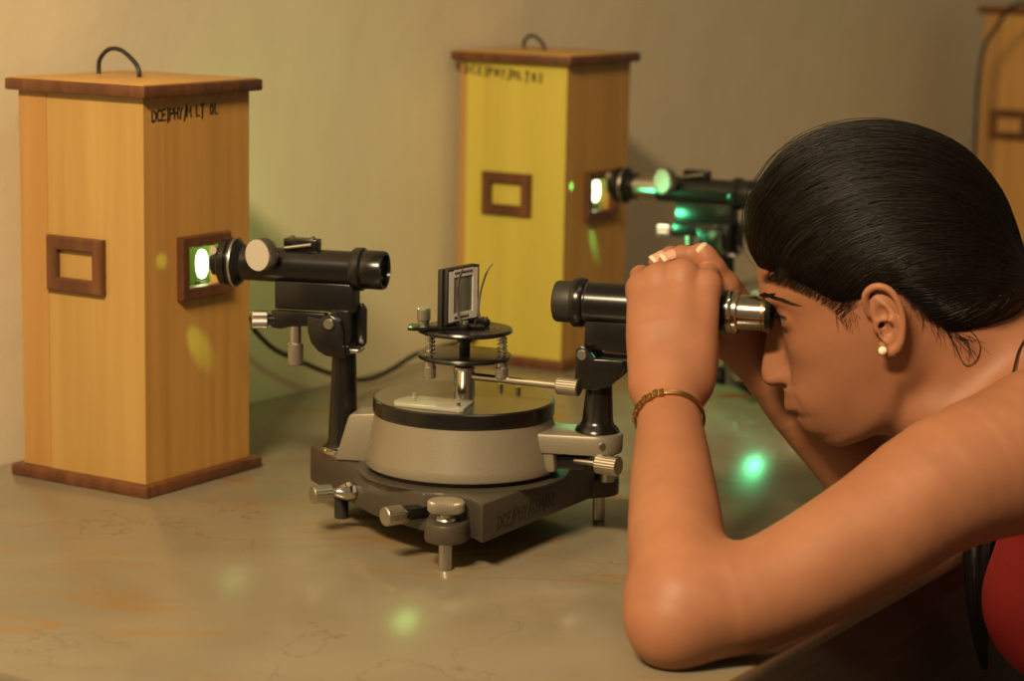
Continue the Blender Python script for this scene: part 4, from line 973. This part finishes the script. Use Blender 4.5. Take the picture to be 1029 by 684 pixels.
# fine hairs at the temple and on the nape, lying on the skin
def wisps(rows, rad_, off=.0006, K=8, name='nape_hair'):
    A = np.array(rows, float); n = len(A); S = np.zeros((n, K, 3))
    for i, (f, b, u, df, du, cv) in enumerate(A):
        for k in range(K):
            z = k / (K - 1); S[i, k] = (f + df * z + cv * z * z * du * .3, b, u + du * z - cv * z * z * df * .3)
    P = from_head(S.reshape(-1, 3)); P = P + HB * .012
    for _ in range(14):
        d = sdf_body(P) - off; P = P - HB * (np.clip(d, -.004, .02))[:, None] * .9
    o = strand_mesh(name, P.reshape(n, K, 3), rad_, hair); o['kind'] = 'stuff'; return o
rows = []
for _ in range(110):
    f = RNG.uniform(-62, -28); rows.append((f, 60, hairline(f) + RNG.uniform(-2, 4), RNG.uniform(-14, 4), -RNG.uniform(6, 26), RNG.uniform(-.9, .9)))
for _ in range(26):
    f = RNG.uniform(15, 30); rows.append((f, 70, hairline(f) + RNG.uniform(-1, 4), RNG.uniform(-4, 3), -RNG.uniform(5, 15), RNG.uniform(-.5, .5)))
for _ in range(420):
    f = RNG.uniform(26, 80); rows.append((f, 60, hairline(f) + RNG.uniform(-1.5, 4), -RNG.uniform(10, 24), RNG.uniform(5, 15), 0))
wisps(rows, .00011)
loop = [(-44, 8), (-47, -8), (-50, -26), (-52, -38), (-56, -41), (-63, -38), (-68, -30), (-67, -20), (-61, -10)]
P = np.array([from_head((f, 75, u)) for f, u in loop])
for _ in range(14): P = P - HB * (np.clip(sdf_body(P) - .0012, -.004, .02))[:, None] * .9
MB().tube(spline([V(p) for p in P], 6), .00035, 5).build('loose_lock', M['hair_fine'], hair)
MB().lathe([(.012, -.006), (.019, -.005), (.021, 0), (.019, .005), (.012, .006)], V(from_head((-121, 0, 1))), V(HF) * .8 + V(HU) * .5, 32, True).build('hair_tie', M['rubber'], person)
PT = [from_head((-122, 0, 2)), from_head((-140, -12, -2)), (.455, 1.925, .185), (.445, 1.95, .13), (.405, 1.925, .06), (.389, 1.90, .0), (.392, 1.885, -.06), (.398, 1.88, -.095)]
fnp = lambda P, r, c: chain(np.asarray(P), PT, [.015, .016, .016, .014, .010, .0075, .0045, .0015], n=3)
pos, quads = surface_net(fnp, (.34, 1.82, -.13), (.50, 2.0, .26), .004)
np_mesh('ponytail', pos, quads, M['hair'], hair)
K = 24; PD, _ = dense(PT, [1] * len(PT), 4); PD = np.stack([np.interp(np.linspace(0, 1, K), np.linspace(0, 1, len(PD)), PD[:, i]) for i in range(3)], 1)
rd = np.interp(np.linspace(0, 1, K), [0, .1, .45, .6, .8, 1], [.014, .0165, .015, .011, .007, .002])
S = []
for i in range(260):
    a = RNG.uniform(0, 6.28); rr = RNG.uniform(.7, 1.35); S.append(PD + (np.array([1, 0, 0]) * math.cos(a) + np.array([0, .8, .6]) * math.sin(a))[None] * (rd * rr)[:, None])
o = strand_mesh('ponytail_strands', np.array(S), .0004, hair); o['kind'] = 'stuff'

# ------------------------------------------------------------------ clothes and jewellery
def strap_pos(P): return np.abs((P - np.array([.47, 1.862, .135])) @ LAT - .090) - .017
def sdf_top(P):
    P = np.asarray(P, float); d = sdf_torso(P) - .0032
    g = ((P[:, 2] - .047) - .55 * (P[:, 0] - .37)) / 1.14
    back = (.52 - P[:, 0])
    reg = np.minimum(g, np.maximum(np.abs(np.abs((P - np.array([.47, 1.862, .135])) @ LAT) - .078) - .015, P[:, 2] - .24))
    for sh in (SHL, SHR): reg = smax(reg, .086 - np.linalg.norm(P - (sh + np.array([-.03, .0, -.02])), axis=1), .01)
    return smax(smax(d, reg, .003), P[:, 0] - .80 + .3 * P[:, 2], .003)
pos, quads = surface_net(lambda P, r, c: sdf_top(P), (.34, 1.60, -.27), (.90, 2.12, .26), .0032)
np_mesh('red_top', pos, quads, M['red'], person)
# hem binding along the armhole
def sdf_legs(P):
    P = np.asarray(P, float); d = None
    for s in (1, -1):
        o = LAT * s
        e = chain(P, [np.array((.72, 1.81, -.10)) + o * .05, np.array((.80, 1.79, -.15)) + o * .075, np.array((.79, 1.79, -.30)) + o * .085, np.array((.765, 1.80, -.46)) + o * .085, np.array((.82, 1.785, -.62)) + o * .085, np.array((.855, 1.775, -.765)) + o * .085], [.093, .110, .085, .066, .060, .052], n=2)
        d = e if d is None else smin(d, e, .03)
    return smax(d, -.775 - P[:, 2], .004)
pos, quads = surface_net(lambda P, r, c: sdf_legs(P), (.60, 1.55, -.80), (1.0, 2.03, .02), .007)
np_mesh('trousers', pos, quads, noise_col(mat('dark_denim', (.02, .022, .03), .8), [(.3, (.016, .018, .026)), (.7, (.026, .028, .038))], nscale=300), person)
for s in (1, -1):
    o = LAT * s * .085 + np.array((.855, 1.775, -.80)); fw = V(FWD); lt = V(LAT)
    up = MB(); rings = [(-.055, .026, .050), (-.03, .034, .062), (.03, .036, .060), (.09, .040, .046), (.14, .040, .036), (.175, .028, .026), (.19, .008, .014)]
    vs = []; fs = []; n = 16
    for q, w_, h_ in rings:
        for k in range(n):
            a = 2 * PI * k / n; vs.append(V(o) + fw * q + lt * math.cos(a) * w_ + EZ * max(.001, .012 + (h_ - .012) * (.5 + .5 * math.sin(a))))
    for i in range(len(rings) - 1):
        for k in range(n): fs.append((i * n + k, i * n + (k + 1) % n, (i + 1) * n + (k + 1) % n, (i + 1) * n + k))
    fs += [tuple(reversed(range(n))), tuple((len(rings) - 1) * n + k for k in range(n))]
    sh = up.add(vs, fs).build('shoe', M['black_matte'], person)
    MB().prism([(-.058, -.028), (.06, -.036), (.13, -.041), (.18, -.028), (.195, 0), (.18, .028), (.13, .041), (.06, .036), (-.058, .028)], V(o) + EZ * .0065, fw, lt, EZ, .012, .002).build('sole', M['rubber'], sh)
# pearl ear stud
e = V(from_head((3.4, 81.0, -5.2)))
st_ = MB().lathe([(math.sin(PI * k / 16) * .0036, -math.cos(PI * k / 16) * .0036) for k in range(17)], e, V(HB), 28).build('pearl_earring', M['pearl'], person)
MB().lathe([(.0006, -.0040), (.0036, -.0030), (.0042, -.0010), (.0038, -.0006)], e, V(HB), 24).build('gold_setting', M['gold'], st_)
# bangle on the wrist
ax = (V(LFORE[5]) - V(LFORE[3])).normalized(); bc = np.array([.1222, 1.7655, .1365]); bx = V((1, 0, 0)); bx = (bx - ax * bx.dot(ax)).normalized(); by = ax.cross(bx)
if by.z < 0: by = -by
ring = np.array([bc + (np.array(bx) * math.cos(a) + np.array(by) * math.sin(a)) * .034 for a in np.linspace(0, 2 * PI, 97)[:-1]])
for _ in range(14):
    cd = ring - bc; cd /= np.linalg.norm(cd, axis=1, keepdims=True); ring = ring - cd * np.clip(sdf_larm(ring) - .0016, -.004, .02)[:, None] * .9
an = np.linspace(0, 2 * PI, 97)[:-1]
band = MB(); vs = []; fs = []
tilt = np.array(ax)
for i in range(96):
    cd = ring[i] - bc; cd /= np.linalg.norm(cd)
    for a_, o_ in ((-.0024, -.0010), (.0024, -.0010), (.0024, .0006), (.0012, .0012), (.0, .0007), (-.0012, .0012), (-.0024, .0006)): vs.append(V(ring[i] + tilt * a_ + cd * o_))
for i in range(96):
    for k in range(7): fs.append((i * 7 + k, i * 7 + (k + 1) % 7, ((i + 1) % 96) * 7 + (k + 1) % 7, ((i + 1) % 96) * 7 + k))
bg = band.add(vs, fs).build('bracelet', M['gold'], person)
for i in range(28, 50, 3):
    p, q = ring[i], ring[i + 2]; t_ = V(q - p).normalized(); cd = V(ring[i + 1] - bc).normalized()
    MB().box(V((p + q) / 2) + cd * .0008 + ax * (.0006 if i % 2 else -.0006), ((V(q - p)).length * 1.25, .0062, .0030), .0005, (t_, t_.cross(cd).normalized(), cd)).build('link', M['gold'], bg)
# dark neck cord and ring
P = np.array([(.368, 1.77, .150), (.378, 1.78, .175), (.394, 1.795, .198), (.415, 1.82, .214), (.44, 1.86, .22)])
P = to_surf(P, .0016); MB().tube(spline([V(p) for p in P], 8), .0009, 8).build('neck_cord', M['rubber'], person)
d = V((-.0190, -.0075, .0035)).normalized(); c = V((.1445, 1.9015, .2424)); rg = []
MB().lathe([(.0085, -.0013), (.0096, -.0013), (.0098, 0), (.0096, .0013), (.0085, .0013)], c, d, 28, True).build('finger_ring', M['black'], person)
# finger nails that show
M['nail'] = mat('pale_pink_nail', (.52, .30, .21), .25); M['nail_tip'] = mat('ivory_nail_edge', (.66, .54, .40), .3)
def nail(tip, along, out, L, w):
    tip = np.array(tip, float); al = np.array(along, float); al /= np.linalg.norm(al); ou = np.array(out, float); ou -= al * (ou @ al); ou /= np.linalg.norm(ou); sd = np.cross(al, ou)
    def patch(s0, s1, m, par, ext=0):
        nu, nv = 9, 6; vs = np.zeros((nu, nv, 3))
        for i in range(nu):
            for j in range(nv):
                x = (i / (nu - 1) * 2 - 1); y = s0 + (s1 - s0) * j / (nv - 1); ph = x * .95 * (1 - .12 * max(0, y - .5))
                rr = w * (1 - .10 * y)
                vs[i, j] = tip + (ou * math.cos(ph) + sd * math.sin(ph)) * rr + al * ((y - .62) * L - (x * x) * L * (.14 if y > .5 else -.16))
        q = vs.reshape(-1, 3)
        q = q.reshape(nu, nv, 3)
        if ext: q[:, :, :] = q[:, :1, :] + al * (np.linspace(0, ext, nv))[None, :, None] - ou * (np.linspace(0, ext * .25, nv))[None, :, None]
        lo = q - ou * .0007; A = np.concatenate([q.reshape(-1, 3), lo.reshape(-1, 3)]); f = []
        I = np.arange(nu * nv).reshape(nu, nv)
        for i in range(nu - 1):
            for j in range(nv - 1):
                f.append((I[i, j], I[i + 1, j], I[i + 1, j + 1], I[i, j + 1])); f.append(tuple(nu * nv + k for k in (I[i, j + 1], I[i + 1, j + 1], I[i + 1, j], I[i, j])))
        rim = list(I[:, 0]) + list(I[-1, 1:]) + list(I[::-1, -1][1:]) + list(I[0, ::-1][1:-1])
        for a, b in zip(rim, rim[1:] + rim[:1]): f.append((a, b, b + nu * nv, a + nu * nv))
        return MB().add([V(p) for p in A], f).build('fingernail' if not ext else 'nail_edge', m, par)
    n = patch(0, 1, M['nail'], person); patch(.97, 1.0, M['nail_tip'], n, .0032)
# (bone point under the nail, direction of the finger, outward side, length, finger radius)
nail((.1530, 1.8930, .2465), (-.55, -.02, .83), (.45, -.88, .2), .0120, .0084)
nail((.1250, 1.8935, .2400), (-.93, -.33, -.25), (-.15, -.50, .85), .0105, .0075)
nail((.1180, 1.9085, .2365), (-.93, -.37, -.34), (-.15, -.50, .85), .0100, .0076)
nail((.1580, 1.8775, .1752), (.22, .95, .12), (.85, -.30, .2), .0110, .0086)
